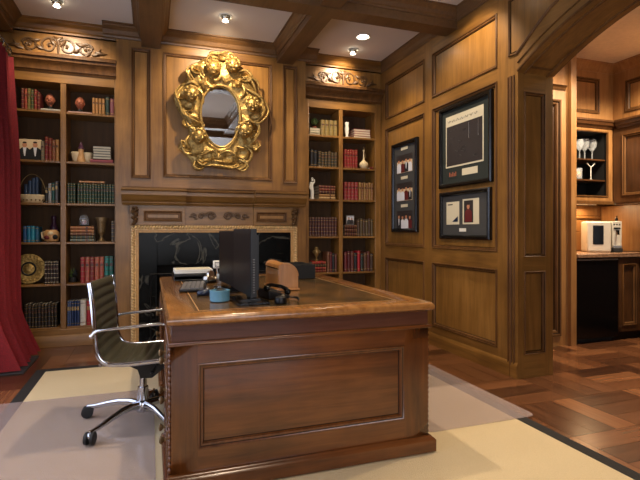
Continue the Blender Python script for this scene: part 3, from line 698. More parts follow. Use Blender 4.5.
stack('L',1,1,92.5,111,5,['black book with white pages'],[BLK],.026,style='plain',fore=True,z0=ZL[1]+.0405)
zs_=stack('L',1,3,70,94,5,['teal grey book','dark green book','brown leather book','orange brown leather book','tan leather book'],[(84,96,90),(44,56,46),(100,60,40),(150,90,50),(140,86,48)],.031)
stack('L',1,2,79,104.5,1,['tan book on the green row'],[(150,100,60)],.024,z0=ZL[2]+.2045,style='line')
for i,(p_,h_) in enumerate(((26,.10),(30,.135),(33.5,.165),(37,.175))):
    o=bookmesh((56,76,104),'gilt',.032,h_,.14,'plain').copy(); C.objects.link(o); o.location=(at(p_,5.42),5.405,0)
    o.location.z=ZL[2]+.0005
    o2=bookmesh((56,76,104),'gilt',.032,h_+.085,.14,'plain'); o.data=o2.data
    tag(o,['short blue grey book behind the basket, leftmost','blue grey book behind the basket, second from left','blue grey book behind the basket, third from left','tallest blue grey book behind the basket, rightmost'][i],'book','blue books behind the basket')
# right bookcase, left column
row_books('R',0,0,321,338,4,'olive tan gilt book',(128,110,62),.185)
row_books('R',0,1,310.5,318,2,'black book',BLK,[.2,.19],'line')
row_books('R',0,1,318.3,337.7,6,'dark gilt leather book',[(44,40,26),(56,46,30)],[.185,.175,.18])
row_books('R',0,3,309.5,337.6,10,'dark maroon gilt book',(62,24,24),.225)
row_books('R',0,4,327.3,337.6,4,['brown book','dark red book','black book','brown red book'],[(110,70,44),DRED,BLK,(84,40,30)],[.24,.235,.22,.215],'line')
row_books('R',1,1,344.5,358,5,'red gilt book',(132,26,26),[.225,.22])
row_books('R',1,2,344.5,359,4,'crimson gilt book',(136,28,34),.215)
row_books('R',1,2,359.2,374.5,6,'cream spined gilt book',[(150,112,60),(130,86,48)],[.215,.21])
row_books('R',1,3,357.8,374.5,6,['dark brown book','olive brown book'],[(66,46,30),(76,62,36)],[.2,.215,.205],'line')
row_books('R',1,4,344.5,374.8,9,['dark red book','maroon book','dark red brown book','black book','crimson book','black green book','brown book','dark red brown book','dark brown book'],[(90,22,26),(70,16,20),(84,36,30),BLK,(150,24,34),(24,34,28),(84,52,34),(74,30,26),(60,42,30)],[.235,.245,.24,.22,.245,.21,.225,.235,.21],'line')
stack('R',0,0,309.8,320.5,3,['cream book','green book','pale grey book'],[(180,170,130),(70,90,60),(176,170,150)],.028,style='plain',fore=True)
stack('R',1,0,354,371,4,['red book with pale pages'],[(130,30,34)],.028,style='plain',fore=True)
stack('R',0,2,319,335.5,5,['cream leather book','tan leather book','maroon book','red leather book','dark red book'],[(170,140,96),(150,110,66),MAR,(110,40,30),(90,30,26)],.033)
stack('R',1,3,344.6,357.2,3,['dark maroon book'],[(64,22,26)],.045)
ztop=stack('R',0,4,312,326.5,4,['dark red book','red book','dark green book','crimson book'],[(110,24,26),(140,28,30),(40,40,30),(150,30,34)],.032)
stack('R',1,1,370.3,375.2,1,['small dark red book'],[(96,24,26)],.03,style='plain')
# ================================================================ SHELF ORNAMENTS
def bust(x,z,s,label,mat='terracotta'):
    t=thing('bust',label,'bust',(x,5.40,z+.0005),group='terracotta heads on the top shelf')
    h=MB(); h.lathe([(.03*s,0),(.034*s,.01*s),(.024*s,.02*s),(.022*s,.04*s)],(0,0,0),'matte_black',16); h.build('base',t,local=True)
    h=MB(); h.tube([(0,.005*s,.035*s),(0,0,.075*s)],[.022*s,.024*s],mat,10); h.ball((0,0,.105*s),(.043*s,.048*s,.056*s),mat,18,12)
    h.ball((0,-.047*s,.1*s),(.008*s,.012*s,.014*s),mat,8,6); h.ball((0,-.042*s,.077*s),(.016*s,.01*s,.006*s),mat,8,6)
    for q in (-1,1): h.ball((q*.016*s,-.044*s,.113*s),(.007*s,.005*s,.004*s),'hair',8,6); h.ball((q*.043*s,.004*s,.103*s),(.007*s,.01*s,.016*s),mat,8,6); h.ball((q*.02*s,-.035*s,.09*s),(.012*s,.012*s,.01*s),mat,8,6)
    h.build('head',t,local=True)
    h=MB(); h.ball((0,.012*s,.122*s),(.046*s,.048*s,.05*s),'hair' if 0 else mat,16,10); h.ball((0,.006*s,.155*s),(.03*s,.032*s,.02*s),mat,12,8); h.build('hair',t,local=True)
bust(at(50,5.40),ZL[0]+.028,.95,'terracotta head ornament on the left bookcase top shelf, left column')
bust(at(80,5.40),ZL[0]+.020,.95,'terracotta head ornament on the left bookcase top shelf, right column')
def portrait(mb,cx_,z0,y,hgt,m='suit',F=None):
    F=F or (lambda a,c_,n_:(a,y-n_,c_))
    def disk(a,c_,ra,rb,m_,n_): mb.add([F(a+ra*math.cos(i*PI/8),c_+rb*math.sin(i*PI/8),n_) for i in range(16)],[tuple(range(16))],m_)
    w_=hgt*.3
    mb.add([F(cx_-w_,z0,.001),F(cx_+w_,z0,.001),F(cx_+w_*.95,z0+hgt*.52,.001),F(cx_+w_*.4,z0+hgt*.66,.001),F(cx_-w_*.4,z0+hgt*.66,.001),F(cx_-w_*.95,z0+hgt*.52,.001)],[(0,1,2,3,4,5)],m)
    if m=='suit': mb.add([F(cx_-w_*.08,z0+hgt*.2,.0016),F(cx_+w_*.08,z0+hgt*.2,.0016),F(cx_+w_*.28,z0+hgt*.66,.0016),F(cx_-w_*.28,z0+hgt*.66,.0016)],[(0,1,2,3)],'shirt')
    disk(cx_,z0+hgt*.8,hgt*.115,hgt*.14,'skin',.0016); disk(cx_,z0+hgt*.925,hgt*.10,hgt*.05,'hair',.0022)
# framed photograph (2 men)
t=thing('picture_frame','framed photo of two people in dark suits on the left bookcase second shelf','picture frame',(at(30,5.36),5.36,ZL[1]+.0005)); W2=.105
b=MB(); b.box(-W2,0,0,W2,.012,.215,'frame_black'); b.build('frame',t,local=True,bevel=.002)
b=MB(); b.add([(-W2+.006,-.001,.008),(W2-.006,-.001,.008),(W2-.006,-.001,.208),(-W2+.006,-.001,.208)],[(0,1,2,3)],'photo_bg'); portrait(b,-.045,.008,-.0015,.18); portrait(b,.045,.008,-.0025,.185); tag(b.build('photo',t,local=True),'photo print')
# ceramic jug figure
x=at(80,5.42)+.012; t=thing('figurine','cream ceramic figurine with a purple lid on the left bookcase second shelf','figurine',(x,5.40,ZL[1]+.0005))
b=MB(); b.lathe([(.03,0),(.04,.008),(.05,.03),(.062,.07),(.07,.105),(.06,.112),(.05,.108)],(-.04,0.02,0),'cream',20); b.lathe([(.03,0),(.042,.01),(.055,.05),(.062,.11),(.05,.108)],(.062,.03,0),'cream',20); b.build('bowls',t,local=True)
b=MB(); b.lathe([(.045,0),(.046,.02),(.035,.06),(.024,.10),(.03,.125),(.026,.14),(.012,.15)],(.005,-.04,0),'tan',20); b.build('body',t,local=True)
b=MB(); b.lathe([(.034,.138),(.032,.15),(.02,.16),(.022,.175),(.016,.19),(.008,.2),(.006,.21)],(.005,-.04,0),'plum',18); b.build('lid',t,local=True); t.scale=(.88,.88,1)
# basket with hoop
x=at(33,5.37); t=thing('basket','cream oval basket with a thin hoop handle on the left bookcase third shelf','basket',(x,5.35,ZL[2]+.0005))
b=MB(); b.lathe([(.07,0),(.085,.004),(.105,.03),(.112,.075),(.104,.08),(.098,.075),(.09,.04)],(0,0,0),'cream',26,sy=.42)
for k in range(9): a=PI+PI*(k+.5)/9; b.ball((.107*math.cos(a),.046*math.sin(a),.028),(.008,.006,.009),'bronze',8,6)
b.build('bowl',t,local=True)
b=MB(); b.tube([(.115*math.cos(PI*i/24),0,.065+.215*math.sin(PI*i/24)) for i in range(25)],.0035,'gilt',6); b.build('handle',t,local=True)
# rooster jar + maroon vase
x=at(51.5,5.36); t=thing('jar','painted ceramic jar in red, cream and black on the left bookcase fourth shelf','jar',(x,5.36,ZL[3]+.0005))
b=MB(); b.lathe([(.04,0),(.062,.01),(.075,.05),(.07,.095),(.05,.115),(.046,.12)],(0,0,0),'tan',22,sy=.7); b.ball((-.03,-.04,.045),(.03,.016,.022),'maroon'); b.ball((.035,-.035,.05),(.028,.02,.026),'matte_black'); b.ball((.0,-.04,.085),(.03,.016,.02),'cream'); b.build('body',t,local=True)
b=MB(); b.tube([(-.06,0,.1),(-.085,0,.09),(-.08,0,.04),(-.065,0,.03)],.008,'cream',8); b.build('handle',t,local=True)
x=at(53.5,5.47); b=MB(); b.lathe([(.03,0),(.034,.01),(.022,.03),(.03,.08),(.04,.13),(.026,.17),(.016,.2),(.022,.225),(.026,.25),(.02,.262)],(0,0,0),'plum',20); o=b.build('vase',ang=60); o.location=(x,5.49,ZL[3]+.0005); tag(o,'dark purple slender vase behind the painted jar','vase')
# glass dome with pink figure on book stack
x=at(84,5.40); t=thing('glass_dome','small glass dome with a pink flower figure on the leather book stack','ornament',(x,5.41,zs_+.001))
b=MB(); b.lathe([(.05,0),(.052,.008),(.048,.012)],(0,0,0),'matte_black',20); b.build('base',t,local=True)
b=MB(); b.lathe([(.045,.012),(.046,.06),(.04,.095),(.022,.115),(.004,.12)],(0,0,0),'clear_glass',20); b.build('dome',t,local=True)
b=MB(); b.ball((0,0,.035),(.026,.022,.02),'pink'); b.ball((.012,-.006,.05),.016,'pink'); b.ball((-.008,-.004,.06),.014,'white'); b.build('figure',t,local=True)
# bronze vase
x=at(101.5,5.38); b=MB(); b.lathe([(.036,0),(.038,.012),(.022,.022),(.014,.05),(.022,.075),(.034,.085),(.036,.1),(.048,.2),(.062,.235),(.058,.245),(.045,.24),(.04,.2)],(0,0,0),'bronze',24); o=b.build('vase',ang=50); o.location=(x,5.38,ZL[3]+.0005); tag(o,'tall bronze goblet-shaped vase on the left bookcase fourth shelf','vase')
# gold plate leaning
x=-1.122; t=thing('decorative_plate','large gold decorative plate with a black ring standing on the fifth shelf','plate',(x,5.36,ZL[4]+.0005))
T=Matrix.Translation((0,0,.148))@Matrix.Rotation(PI/2-.12,4,'X')
b=MB(); b.lathe([(.055,-.004),(.085,0),(.14,.012),(.145,.016),(.138,.018),(.085,.006),(.05,.003),(.045,.006)],(0,0,0),'gold',40,T)
for k in range(22): a=2*PI*k/22; b.ball((.118*math.cos(a),.118*math.sin(a),.015),(.012,.012,.006),'gold',8,5,T)
b.build('dish',t,local=True); b=MB(); b.tube([(.06*math.cos(2*PI*i/32),.06*math.sin(2*PI*i/32),.008) for i in range(32)],.008,'matte_black',6,closed=True,T=T); b.ball((0,0,.008),(.04,.04,.008),'gold',16,6,T); tag(b.build('ring',t,local=True),'black ring and gold boss')
b=MB(); b.tube([(-.05,.06,0),(-.05,-.025,.004),(-.05,-.03,.02)],.005,'iron',6); b.tube([(.05,.06,0),(.05,-.025,.004),(.05,-.03,.02)],.005,'iron',6); b.tube([(-.05,.06,.005),(0,.03,.2),(.05,.06,.005)],.005,'iron',6); b.build('stand',t,local=True)
# dark foliage sculpture
x=at(73,5.42); b=MB(); r=random.Random(5)
b.lathe([(.035,0),(.04,.02),(.03,.05)],(0,0,0),'matte_black',14)
for k in range(26):
    a=r.uniform(0,2*PI); e=r.uniform(.2,1.3); L=r.uniform(.06,.12); q=(.62*math.cos(a)*math.cos(e),math.sin(a)*math.cos(e)*.5,math.sin(e))
    b.tube([(0,0,.045),(q[0]*L*.5,q[1]*L*.5,.045+q[2]*L*.6),(q[0]*L*.75,q[1]*L,.045+q[2]*L)],[.004,.012,.002],'green_leaf' if k%4==0 else 'matte_black',5)
o=b.build('plant_ornament'); o.location=(x,5.42,ZL[4]+.0005); tag(o,'dark leafy ornament beside the red books on the fifth shelf','ornament')
# right bookcase ornaments
x=at(314.5,5.4); t=thing('topiary','small round green topiary in a pot on the right bookcase top shelf','plant',(x,5.40,ZR[0]+.0852))
b=MB(); b.lathe([(.02,0),(.026,.03),(.028,.034)],(0,0,0),'terracotta',14); b.build('pot',t,local=True)
b=MB(); b.tube([(0,0,.03),(0,0,.06)],.004,'hair',6); b.build('stem',t,local=True); b=MB()
for k in range(60):
    a=r.uniform(0,2*PI); e=math.asin(r.uniform(-1,1)); b.ball((.034*math.cos(a)*math.cos(e),.034*math.sin(a)*math.cos(e),.092+.036*math.sin(e)),.011,'green_leaf',6,4)
b.ball((0,0,.092),.034,'green_leaf'); b.build('foliage',t,local=True)
x=at(346.8,5.36); b=MB(); b.lathe([(.022,0),(.026,.008),(.014,.03),(.024,.07),(.028,.11),(.02,.15),(.026,.185),(.022,.19)],(0,0,0),'white',18); o=b.build('vase',ang=60); o.location=(x,5.36,ZR[0]+.0005); tag(o,'slim white vase on the right bookcase top shelf','vase')
x=at(363.5,5.36); t=thing('bud_vase','round gold vase with a long thin neck among the red books','vase',(x,5.355,ZR[1]+.0005))
b=MB(); b.lathe([(.03,0),(.034,.006),(.05,.03),(.056,.055),(.048,.08),(.026,.1),(.012,.115),(.008,.15),(.006,.2),(.012,.235),(.01,.238)],(0,0,0),'cream',24); b.build('body',t,local=True)
b=MB(); b.tube([(0,0,.22),(.008,0,.25),(-.004,0,.275)],[.003,.006,.002],'gilt',6); b.tube([(.012,0,.13),(.028,0,.155),(.02,0,.19),(.006,0,.2)],.003,'gilt',6); b.build('handle',t,local=True)
x=at(312,5.33); b=MB(); b.lathe([(.026,0),(.028,.02),(.018,.026)],(0,0,0),'white',16)
b.tube([(0,0,.02),(.004,0,.09),(-.004,0,.15),(.002,0,.2)],[.02,.022,.018,.014],'white',12); b.tube([(-.018,0,.19),(-.03,-.004,.14),(-.02,-.02,.11)],[.009,.008,.006],'white',8); b.tube([(.018,0,.19),(.03,.0,.2),(.028,0,.235)],[.009,.008,.006],'white',8); b.tube([(-.022,0,.187),(.022,0,.187)],.013,'white',8); b.ball((.002,0,.225),(.014,.015,.018),'white'); b.ball((.004,0,.245),(.012,.012,.008),'white')
o=b.build('statuette',ang=60); o.location=(x,5.33,ZR[2]+.0005); tag(o,'white classical statuette on the right bookcase third shelf','statuette')
x=at(349.5,5.38); t=thing('picture_frame','small silver-framed photo resting on dark maroon books in the right bookcase','picture frame',(x,5.36,ZR[3]+.1358))
b=MB(); b.box(-.055,0,0,.055,.008,.12,'steel'); b.build('frame',t,local=True,bevel=.002)
b=MB(); b.add([(-.046,-.001,.01),(.046,-.001,.01),(.046,-.001,.11),(-.046,-.001,.11)],[(0,1,2,3)],'shirt'); portrait(b,-.018,.01,-.0012,.085,'mat_grey'); portrait(b,.02,.01,-.002,.08,'photo_dark'); b.build('photo',t,local=True)
x=at(316.5,5.38); b=MB(); b.lathe([(.024,0),(.026,.012),(.01,.02),(.008,.045),(.022,.065),(.036,.1),(.034,.125),(.02,.14),(.022,.155),(.012,.168)],(0,0,0),'gilt',20)
for s_ in (-1,1): b.tube([(s_*.03,0,.09),(s_*.05,0,.11),(s_*.032,0,.13)],.005,'gilt',6)
o=b.build('urn',ang=50); o.location=(x,5.38,ztop+.001); tag(o,'small two-handled gold urn standing on the red book stack','urn')

# ================================================================ FRAMES ON THE RIGHT WALL
def frame(label,y0,y1,z0,z1,w_,mt,name='picture_frame'):
    t=thing(name,label,'picture frame',(XR+.01,(y0+y1)/2,z0)); F=FY(XR+.016)
    b=MB(); b.ring(F,y0,y1,z0,z1,[(0,0),(0,.03),(w_*.3,.038),(w_*.75,.034),(w_,.02),(w_,.012)],'frame_black'); b.build('frame',t)
    b=MB(); b.add([F(y0+w_,z0+w_,.014),F(y1-w_,z0+w_,.014),F(y1-w_,z1-w_,.014),F(y0+w_,z1-w_,.014)],[(0,1,2,3)],mt); b.build('mount',t)
    return t,F
def quad(b,F,a0,a1,c0,c1,n_,m): b.add([F(a0,c0,n_),F(a1,c0,n_),F(a1,c1,n_),F(a0,c1,n_)],[(0,1,2,3)],m)
t,F=frame('tall narrow black frame holding three group photos one above another',4.42,4.98,1.115,2.12,.045,'mat_grey')
for k in range(3):
    zc=1.875-k*.31; b=MB(); quad(b,F,4.53,4.87,zc-.10,zc+.10,.016,'photo_dark' if k==2 else 'photo_bg')
    quad(b,F,4.53,4.87,zc+.03,zc+.10,.0163,'photo_dark')
    for q in range(4): portrait(b,4.58+.08*q,zc-.095,0,.15+.01*(q%2),['shirt','suit','maroon','shirt'][(q+k)%4],lambda a,c_,n_,F=F,q=q:F(a,c_,.0168+n_+q*.0003))
    b.build('photo',t)
for k in range(4):
    zc=(2.045,1.72,1.41,1.165)[k]; b=MB(); quad(b,F,4.63,4.78,zc-.016,zc+.016,.016,'paper'); tag(b.build('caption',t),'small cream caption card')
t,F=frame('large black frame around a dark signed display board, hung above the smaller frame',3.25,4.01,1.535,2.295,.04,'mat_board')
b=MB(); quad(b,F,3.36,3.91,1.72,2.2,.016,'paper'); r=random.Random(2)
quad(b,F,3.375,3.895,1.735,2.105,.017,'photo_dark')
for k in range(14):
    y=r.uniform(3.42,3.84); z=r.uniform(1.77,2.07); b.tube([F(y+.02*i,z+.008*math.sin(i*1.7+k),.018) for i in range(4)],.0012,'mat_grey',4)
for k in range(7):
    y=3.44+.065*k; b.tube([F(y+.012*i,2.15+.012*math.sin(i*2+k),.018) for i in range(5)],.0014,'mat_grey',4)
for a in (3.43,3.56): b.tube([F(a,1.95,.018),F(a,2.09,.018)],.0015,'steel',4)
b.build('board',t)
b=MB(); quad(b,F,3.44,3.66,1.63,1.69,.016,'paper'); tag(b.build('caption',t),'cream caption card')
b=MB(); quad(b,F,3.74,3.86,1.62,1.69,.016,'mat_board')
for k in range(5): quad(b,F,3.745+.023*k,3.76+.023*k,1.635,1.675-(k%2)*.012,.017,'terracotta')
b.build('emblem',t)
t,F=frame('small black frame below, holding a cream page and a standing figure picture',3.27,4.00,1.055,1.495,.04,'mat_grey')
b=MB(); quad(b,F,3.70,3.90,1.19,1.40,.016,'paper'); b.add([F(3.72,1.215,.017),F(3.81,1.215,.017),F(3.72,1.265,.017)],[(0,1,2)],'navy_plastic'); quad(b,F,3.80,3.88,1.37,1.38,.017,'photo_dark'); tag(b.build('print',t),'cream page with a small blue mark')
b=MB(); quad(b,F,3.42,3.65,1.19,1.415,.016,'paper'); quad(b,F,3.50,3.63,1.205,1.40,.017,'photo_dark'); portrait(b,3.565,1.21,0,.17,'maroon',lambda a,c_,n_,F=F:F(a,c_,.018+n_)); tag(b.build('print',t),'picture of a standing figure')
b=MB(); quad(b,F,3.60,3.70,1.125,1.155,.016,'white'); tag(b.build('caption',t),'white caption card')

# ================================================================ DESK
DX0,DX1,DY0,DY1=.062,1.352,2.10,3.985; DZ=.77
t=thing('desk','large reddish wooden pedestal desk with panelled end and leather top','desk',(.72,3.03,.0125))
b=MB()
def rr(x0_,y0_,x1_,y1_,z): return [(x0_,y0_,z),(x1_,y0_,z),(x1_,y1_,z),(x0_,y1_,z)]
prof=[(.014,.728),(.004,.735),(0,.743),(0,.755),(.006,.764),(.014,.77),(.125,.77),(.125,.768)]
rows_=[rr(DX0+i_,DY0+i_,DX1-i_,DY1-i_,z) for i_,z in prof]
for j in range(len(rows_)-1):
    for i in range(4): k=(i+1)%4; b.add([rows_[j][i],rows_[j][k],rows_[j+1][k],rows_[j+1][i]],[(0,1,2,3)],'desk_top')
b.add(rows_[0],[(3,2,1,0)],'desk_top'); b.build('top',t,ang=50)
b=MB(); b.add(rows_[-1],[(0,1,2,3)],'desk_leather'); i_=.14
b.ring(lambda a,c_,n_:(a,c_,n_),DX0+.14,DX1-.14,DY0+.14,DY1-.14,[(0,.7685),(.001,.7688),(.004,.7688),(.005,.7685)],'tan'); tag(b.build('leather_inset',t),'worn brown leather writing surface with gilt line')
e0,e1,g0,g1=.08,1.33,2.128,3.965
b=MB(); 
b.box(e0,g0,.655,e1,g0+.03,.728,'desk_apron'); b.box(e0,g1-.03,.655,e1,g1,.728,'desk_apron'); b.box(e0,g0+.03,.655,e0+.03,g1-.03,.728,'desk_apron'); b.box(e1-.03,g0+.03,.655,e1,g1-.03,.728,'desk_apron')
b.ring(lambda a,c_,n_:(a,c_,n_),e0-.012,e1+.012,g0-.012,g1+.012,[(.0,.655),(0,.650),(-.004,.645),(0,.64),(.012,.638)],'desk_h')
b.ring(lambda a,c_,n_:(a,c_,n_),e0-.012,e1+.012,g0-.012,g1+.012,[(0,.655),(.012,.66)],'desk_h')
b.build('apron',t,bevel=.002)
for ya,yb,fr in ((g0,2.60,1),(3.44,g1,-1)):
    p=MB()
    yend=ya if fr==1 else yb; F=(lambda a,c_,n_,y=yend,f=fr:(a,y-f*n_,c_))
    # end panel
    panelled(p,F,e0,e1,.08,.64,[(.19,1.195,.19,.56)],('desk_v','desk_h','desk_h'),.026,.008,.014,'desk_v')
    p.box(e0+.001,ya+(.02 if fr==1 else 0),.08,e1-.001,yb-(.02 if fr==-1 else 0),.64,'desk_hy')
    if fr==1: p.add([(e0,ya,.08),(e0,ya+.02,.08),(e0,ya+.02,.64),(e0,ya,.64)],[(0,1,2,3)],'desk_v'); p.add([(e1,ya,.08),(e1,ya+.02,.08),(e1,ya+.02,.64),(e1,ya,.64)],[(0,1,2,3)],'desk_v')
    pd=p.build('pedestal',t,bevel=.0)
    q=MB(); q.ring(lambda a,c_,n_:(a,c_,n_),e0-.03,e1+.03,ya-.03,yb+.03,[(.0,.018),(0,.075),(.006,.083),(.012,.086),(.018,.094),(.03,.096)],'desk_h'); q.add([(e0-.03,ya-.03,.018),(e1+.03,ya-.03,.018),(e1+.03,yb+.03,.018),(e0-.03,yb+.03,.018)],[(0,1,2,3)],'desk_h')
    for cx_ in (e0+.03,e1-.03):
        for cy_ in (ya+.03,yb-.03): q.box(cx_-.03,cy_-.03,.0127,cx_+.03,cy_+.03,.018,'groove')
    q.build('plinth',t)
    for side in (-1,1):
        X=e0 if side<0 else e1
        for z0_,z1_ in ((.1,.27),(.28,.45),(.46,.63)):
            d_=MB(); FF=lambda a,c_,n_,X=X,s=side:(X+s*n_,a,c_)
            d_.box(X,ya+.05,z0_,X+side*.012,yb-.05,z1_,'desk_hy'); d_.ring(FF,ya+.05,yb-.05,z0_,z1_,[(0,.012),(.002,.017),(.01,.018),(.014,.012)],'desk_v')
            dr=d_.build('drawer',t,bevel=.001)
            for yk in (ya+.16,yb-.16):
                kn=MB(); kn.lathe([(.008,0),(.007,.012),(.016,.02),(.018,.028),(.01,.034)],(0,0,0),'bronze',14,Matrix.Translation((X+side*.012,yk,(z0_+z1_)/2))@Matrix.Rotation(side*PI/2,4,'Y')); kn.build('knob',dr)
    # carved bead strips at the corners
    for X in (e0-.004,e1+.004):
        for yk in ((ya+.018) if fr==1 else (yb-.018),):
            q=MB()
            for k in range(22): q.ball((X,yk,.108+.0245*k),(.010,.012,.0135),'desk_v',8,6)
            q.build('bead_strip',t)
# end drawer knobs on the chair side
# ================================================================ OFFICE CHAIR
CX,CY=-.01,3.0
t=thing('office_chair','olive ribbed leather office chair with chrome frame tucked at the desk','chair',(CX,CY,.0165),math.radians(-9))
cz_=-.0165
path=[(-.262,.855),(-.254,.80),(-.246,.72),(-.240,.64),(-.234,.56),(-.228,.495),(-.205,.445),(-.165,.42),(-.10,.415),(-.02,.418),(.06,.424),(.13,.43),(.185,.43),(.212,.415)]
def resample(P,step):
    P=[Vector((p[0],0,p[1]+cz_)) for p in P]; Q=[]
    for i in range(len(P)-1):
        for k in range(12):
            t_=k/12; a_=P[max(i-1,0)];b_=P[i];c_=P[i+1];d_=P[min(i+2,len(P)-1)]
            Q.append(.5*((2*b_)+(c_-a_)*t_+(2*a_-5*b_+4*c_-d_)*t_*t_+(3*b_-a_-3*c_+d_)*t_**3))
    Q.append(P[-1]); L=[0]
    for i in range(1,len(Q)): L.append(L[-1]+(Q[i]-Q[i-1]).length)
    n_=int(L[-1]/step); out=[]; j=0
    for i in range(n_+1):
        s_=L[-1]*i/n_
        while j<len(L)-2 and L[j+1]<s_: j+=1
        f_=(s_-L[j])/max(1e-9,L[j+1]-L[j]); out.append((Q[j].lerp(Q[j+1],f_),s_))
    return out
R_=resample(path,.0085); HW=.235
b=MB(); vs=[];fs=[]; cols_=9
for side in (0,1):
    for i,(p,s_) in enumerate(R_):
        q0=R_[max(i-1,0)][0]; q1=R_[min(i+1,len(R_)-1)][0]; tg=(q1-q0).normalized(); nr=Vector((-tg.z,0,tg.x))
        if nr.z<0 and i>len(R_)//2: pass
        th_=.007+.011*abs(math.sin(PI*s_/.052))
        for j in range(cols_):
            y=-HW+2*HW*j/(cols_-1); ed=1 if 0<j<cols_-1 else .35
            sag=.012*math.cos(PI*(y/HW)/2)
            v_=p+nr*((th_*ed)*(1 if side==0 else -1)-sag); vs.append((v_.x,y,v_.z))
K=len(R_)*cols_
for side in (0,1):
    for i in range(len(R_)-1):
        for j in range(cols_-1): q=side*K+i*cols_+j; fs.append((q,q+1,q+cols_+1,q+cols_))
for i in range(len(R_)-1):
    for j in (0,cols_-1): q=i*cols_+j; fs.append((q,q+cols_,K+q+cols_,K+q))
for j in range(cols_-1):
    for i in (0,len(R_)-1): q=i*cols_+j; fs.append((q,q+1,K+q+1,K+q))
b.add(vs,fs,'leather_olive'); tag(b.build('upholstery',t,local=True,ang=80),'ribbed olive leather seat and back')
for s_ in (-1,1):
    b=MB(); b.tube([(p.x,s_*(HW+.008),p.z) for p,_ in R_[::2]],.0125,'chrome',10,flat=.7); tag(b.build('side_frame',t,local=True,ang=60),'chrome side rail')
    b=MB(); arm=[(-.248,.575),(-.235,.592),(-.20,.606),(-.05,.618),(.06,.628),(.12,.628),(.145,.60),(.15,.53),(.145,.44)]
    P_=resample(arm,.02); b.tube([(p.x,s_*(HW+.026),p.z) for p,_ in P_],.0085,'chrome',10); b.ball((-.248,s_*(HW+.02),.575+cz_),.013,'chrome',10,6); b.ball((.15,s_*(HW+.02),.45+cz_),.013,'chrome',10,6); tag(b.build('armrest',t,local=True,ang=60),'chrome arm loop')
b=MB(); 
for x_ in (-.21,.12): b.tube([(x_,-HW,.425+cz_-.01),(x_,HW,.425+cz_-.01)],.011,'chrome',8)
b.build('cross_rail',t,local=True)
b=MB(); b.prism([(-.13,.40),(.15,.405),(.15,.385),(.08,.33),(.03,.29),(-.035,.29),(-.05,.34),(-.13,.38)],lambda a,c_,n_:(a,n_,c_+cz_),-.085,.085,'black'); b.tube([(.05,-.06,.36+cz_),(.05,-.19,.355+cz_)],.006,'black',8); b.ball((.05,-.2,.355+cz_),(.012,.02,.01),'black'); b.build('tilt_mechanism',t,local=True,bevel=.01,seg=2)
BO=-.035
b=MB(); b.lathe([(.028,.13+cz_),(.03,.14+cz_),(.03,.22+cz_),(.02,.222+cz_),(.02,.30+cz_)],(BO,0,0),'chrome',18); b.build('gas_column',t,local=True)
b=MB(); b.lathe([(.03,.075+cz_),(.042,.085+cz_),(.042,.13+cz_),(.03,.145+cz_)],(BO,0,0),'chrome',20)
for k in range(5):
    a=math.radians(161+72*k); ca,sa=math.cos(a),math.sin(a)
    b.tube([(BO+ca*r_,sa*r_,z+cz_) for r_,z in ((.02,.115),(.08,.125),(.15,.122),(.22,.108),(.30,.088),(.355,.08))],[.026,.023,.02,.017,.014,.012],'chrome',10,flat=.75)
b.build('star_base',t,local=True,ang=60)
for k in range(5):
    a=math.radians(161+72*k); ca,sa=math.cos(a),math.sin(a); x_,y_=BO+ca*.355,sa*.355
    cs=MB(); T=Matrix.Translation((x_,y_,.0335))@Matrix.Rotation(a+.5,4,'Z')
    for s_ in (-1,1):
        cs.lathe([(.012,-.009),(.026,-.009),(.033,-.007),(.033,.007),(.026,.009),(.012,.009)],(0,0,0),'rubber',18,T@Matrix.Translation((0,s_*.016,0))@Matrix.Rotation(PI/2,4,'X'))
    cs.build('caster',t,local=True)
    co=C.objects[-1] if 0 else bpy.data.objects[t.children[-1].name]
    h_=MB(); h_.tube([(x_,y_,.03),(x_,y_,.075)],.007,'chrome',8); h_.ball((x_,y_,.046),(.021,.021,.019),'chrome',12,8); h_.build('hood',co,local=True)

# ================================================================ ON THE DESK
TZ=.7705
def monitor(label,x,y,rz,ztop=.37,w_=.42,hh=.325):
    t=thing('monitor',label,'monitor',(x,y,TZ),rz,'computer monitors on the desk')
    z0=ztop-hh   # screen faces -X, w along Y
    b=MB(); b.box(-.014,-w_/2,z0,.014,w_/2,ztop,'black'); b.box(.014,-w_/2+.03,z0+.03,.032,w_/2-.03,ztop-.03,'black')
    for k in range(14): b.box(-.005,-w_/2-.0015,z0+.02+.012*k,.005,-w_/2,z0+.025+.012*k,'key_grey')
    b.build('housing',t,local=True,bevel=.004,seg=2)
    b=MB(); b.box(-.0155,-w_/2+.014,z0+.022,-.0141,w_/2-.014,ztop-.014,'screen'); tag(b.build('screen',t,local=True),'dark switched-off screen')
    b=MB(); b.prism([(.03,z0+.16),(.05,z0+.14),(.06,.02),(.02,.012),(.02,z0+.1)],lambda a,c_,n_:(a,n_,c_),-.035,.035,'black'); b.build('neck',t,local=True,bevel=.004)
    b=MB(); b.box(-.06,-.15,0,.095,.15,.010,'gloss_black'); b.box(-.03,-.07,.010,.07,.07,.018,'gloss_black'); b.build('stand',t,local=True)
monitor('black monitor nearest the camera, seen almost edge-on at the front of the desk',.452,2.46,math.radians(2))
monitor('black monitor standing behind the front monitor, mostly hidden, near the pen cup',.452,2.97,math.radians(5),.36)
# keyboard
t=thing('keyboard','black computer keyboard lying on the desk in front of the pale laptop','keyboard',(.255,3.13,TZ),math.radians(-7))
b=MB(); b.box(-.075,-.22,.002,.075,.22,.016,'black'); b.build('case',t,local=True,bevel=.004,seg=2)
b=MB()
for i in range(5):
    for j in range(14):
        b.box(-.066+.0265*i,-.206+.0295*j,.016,-.066+.0265*i+.022,-.206+.0295*j+.025,.021+.001*i,'key_grey')
b.build('keys',t,local=True)
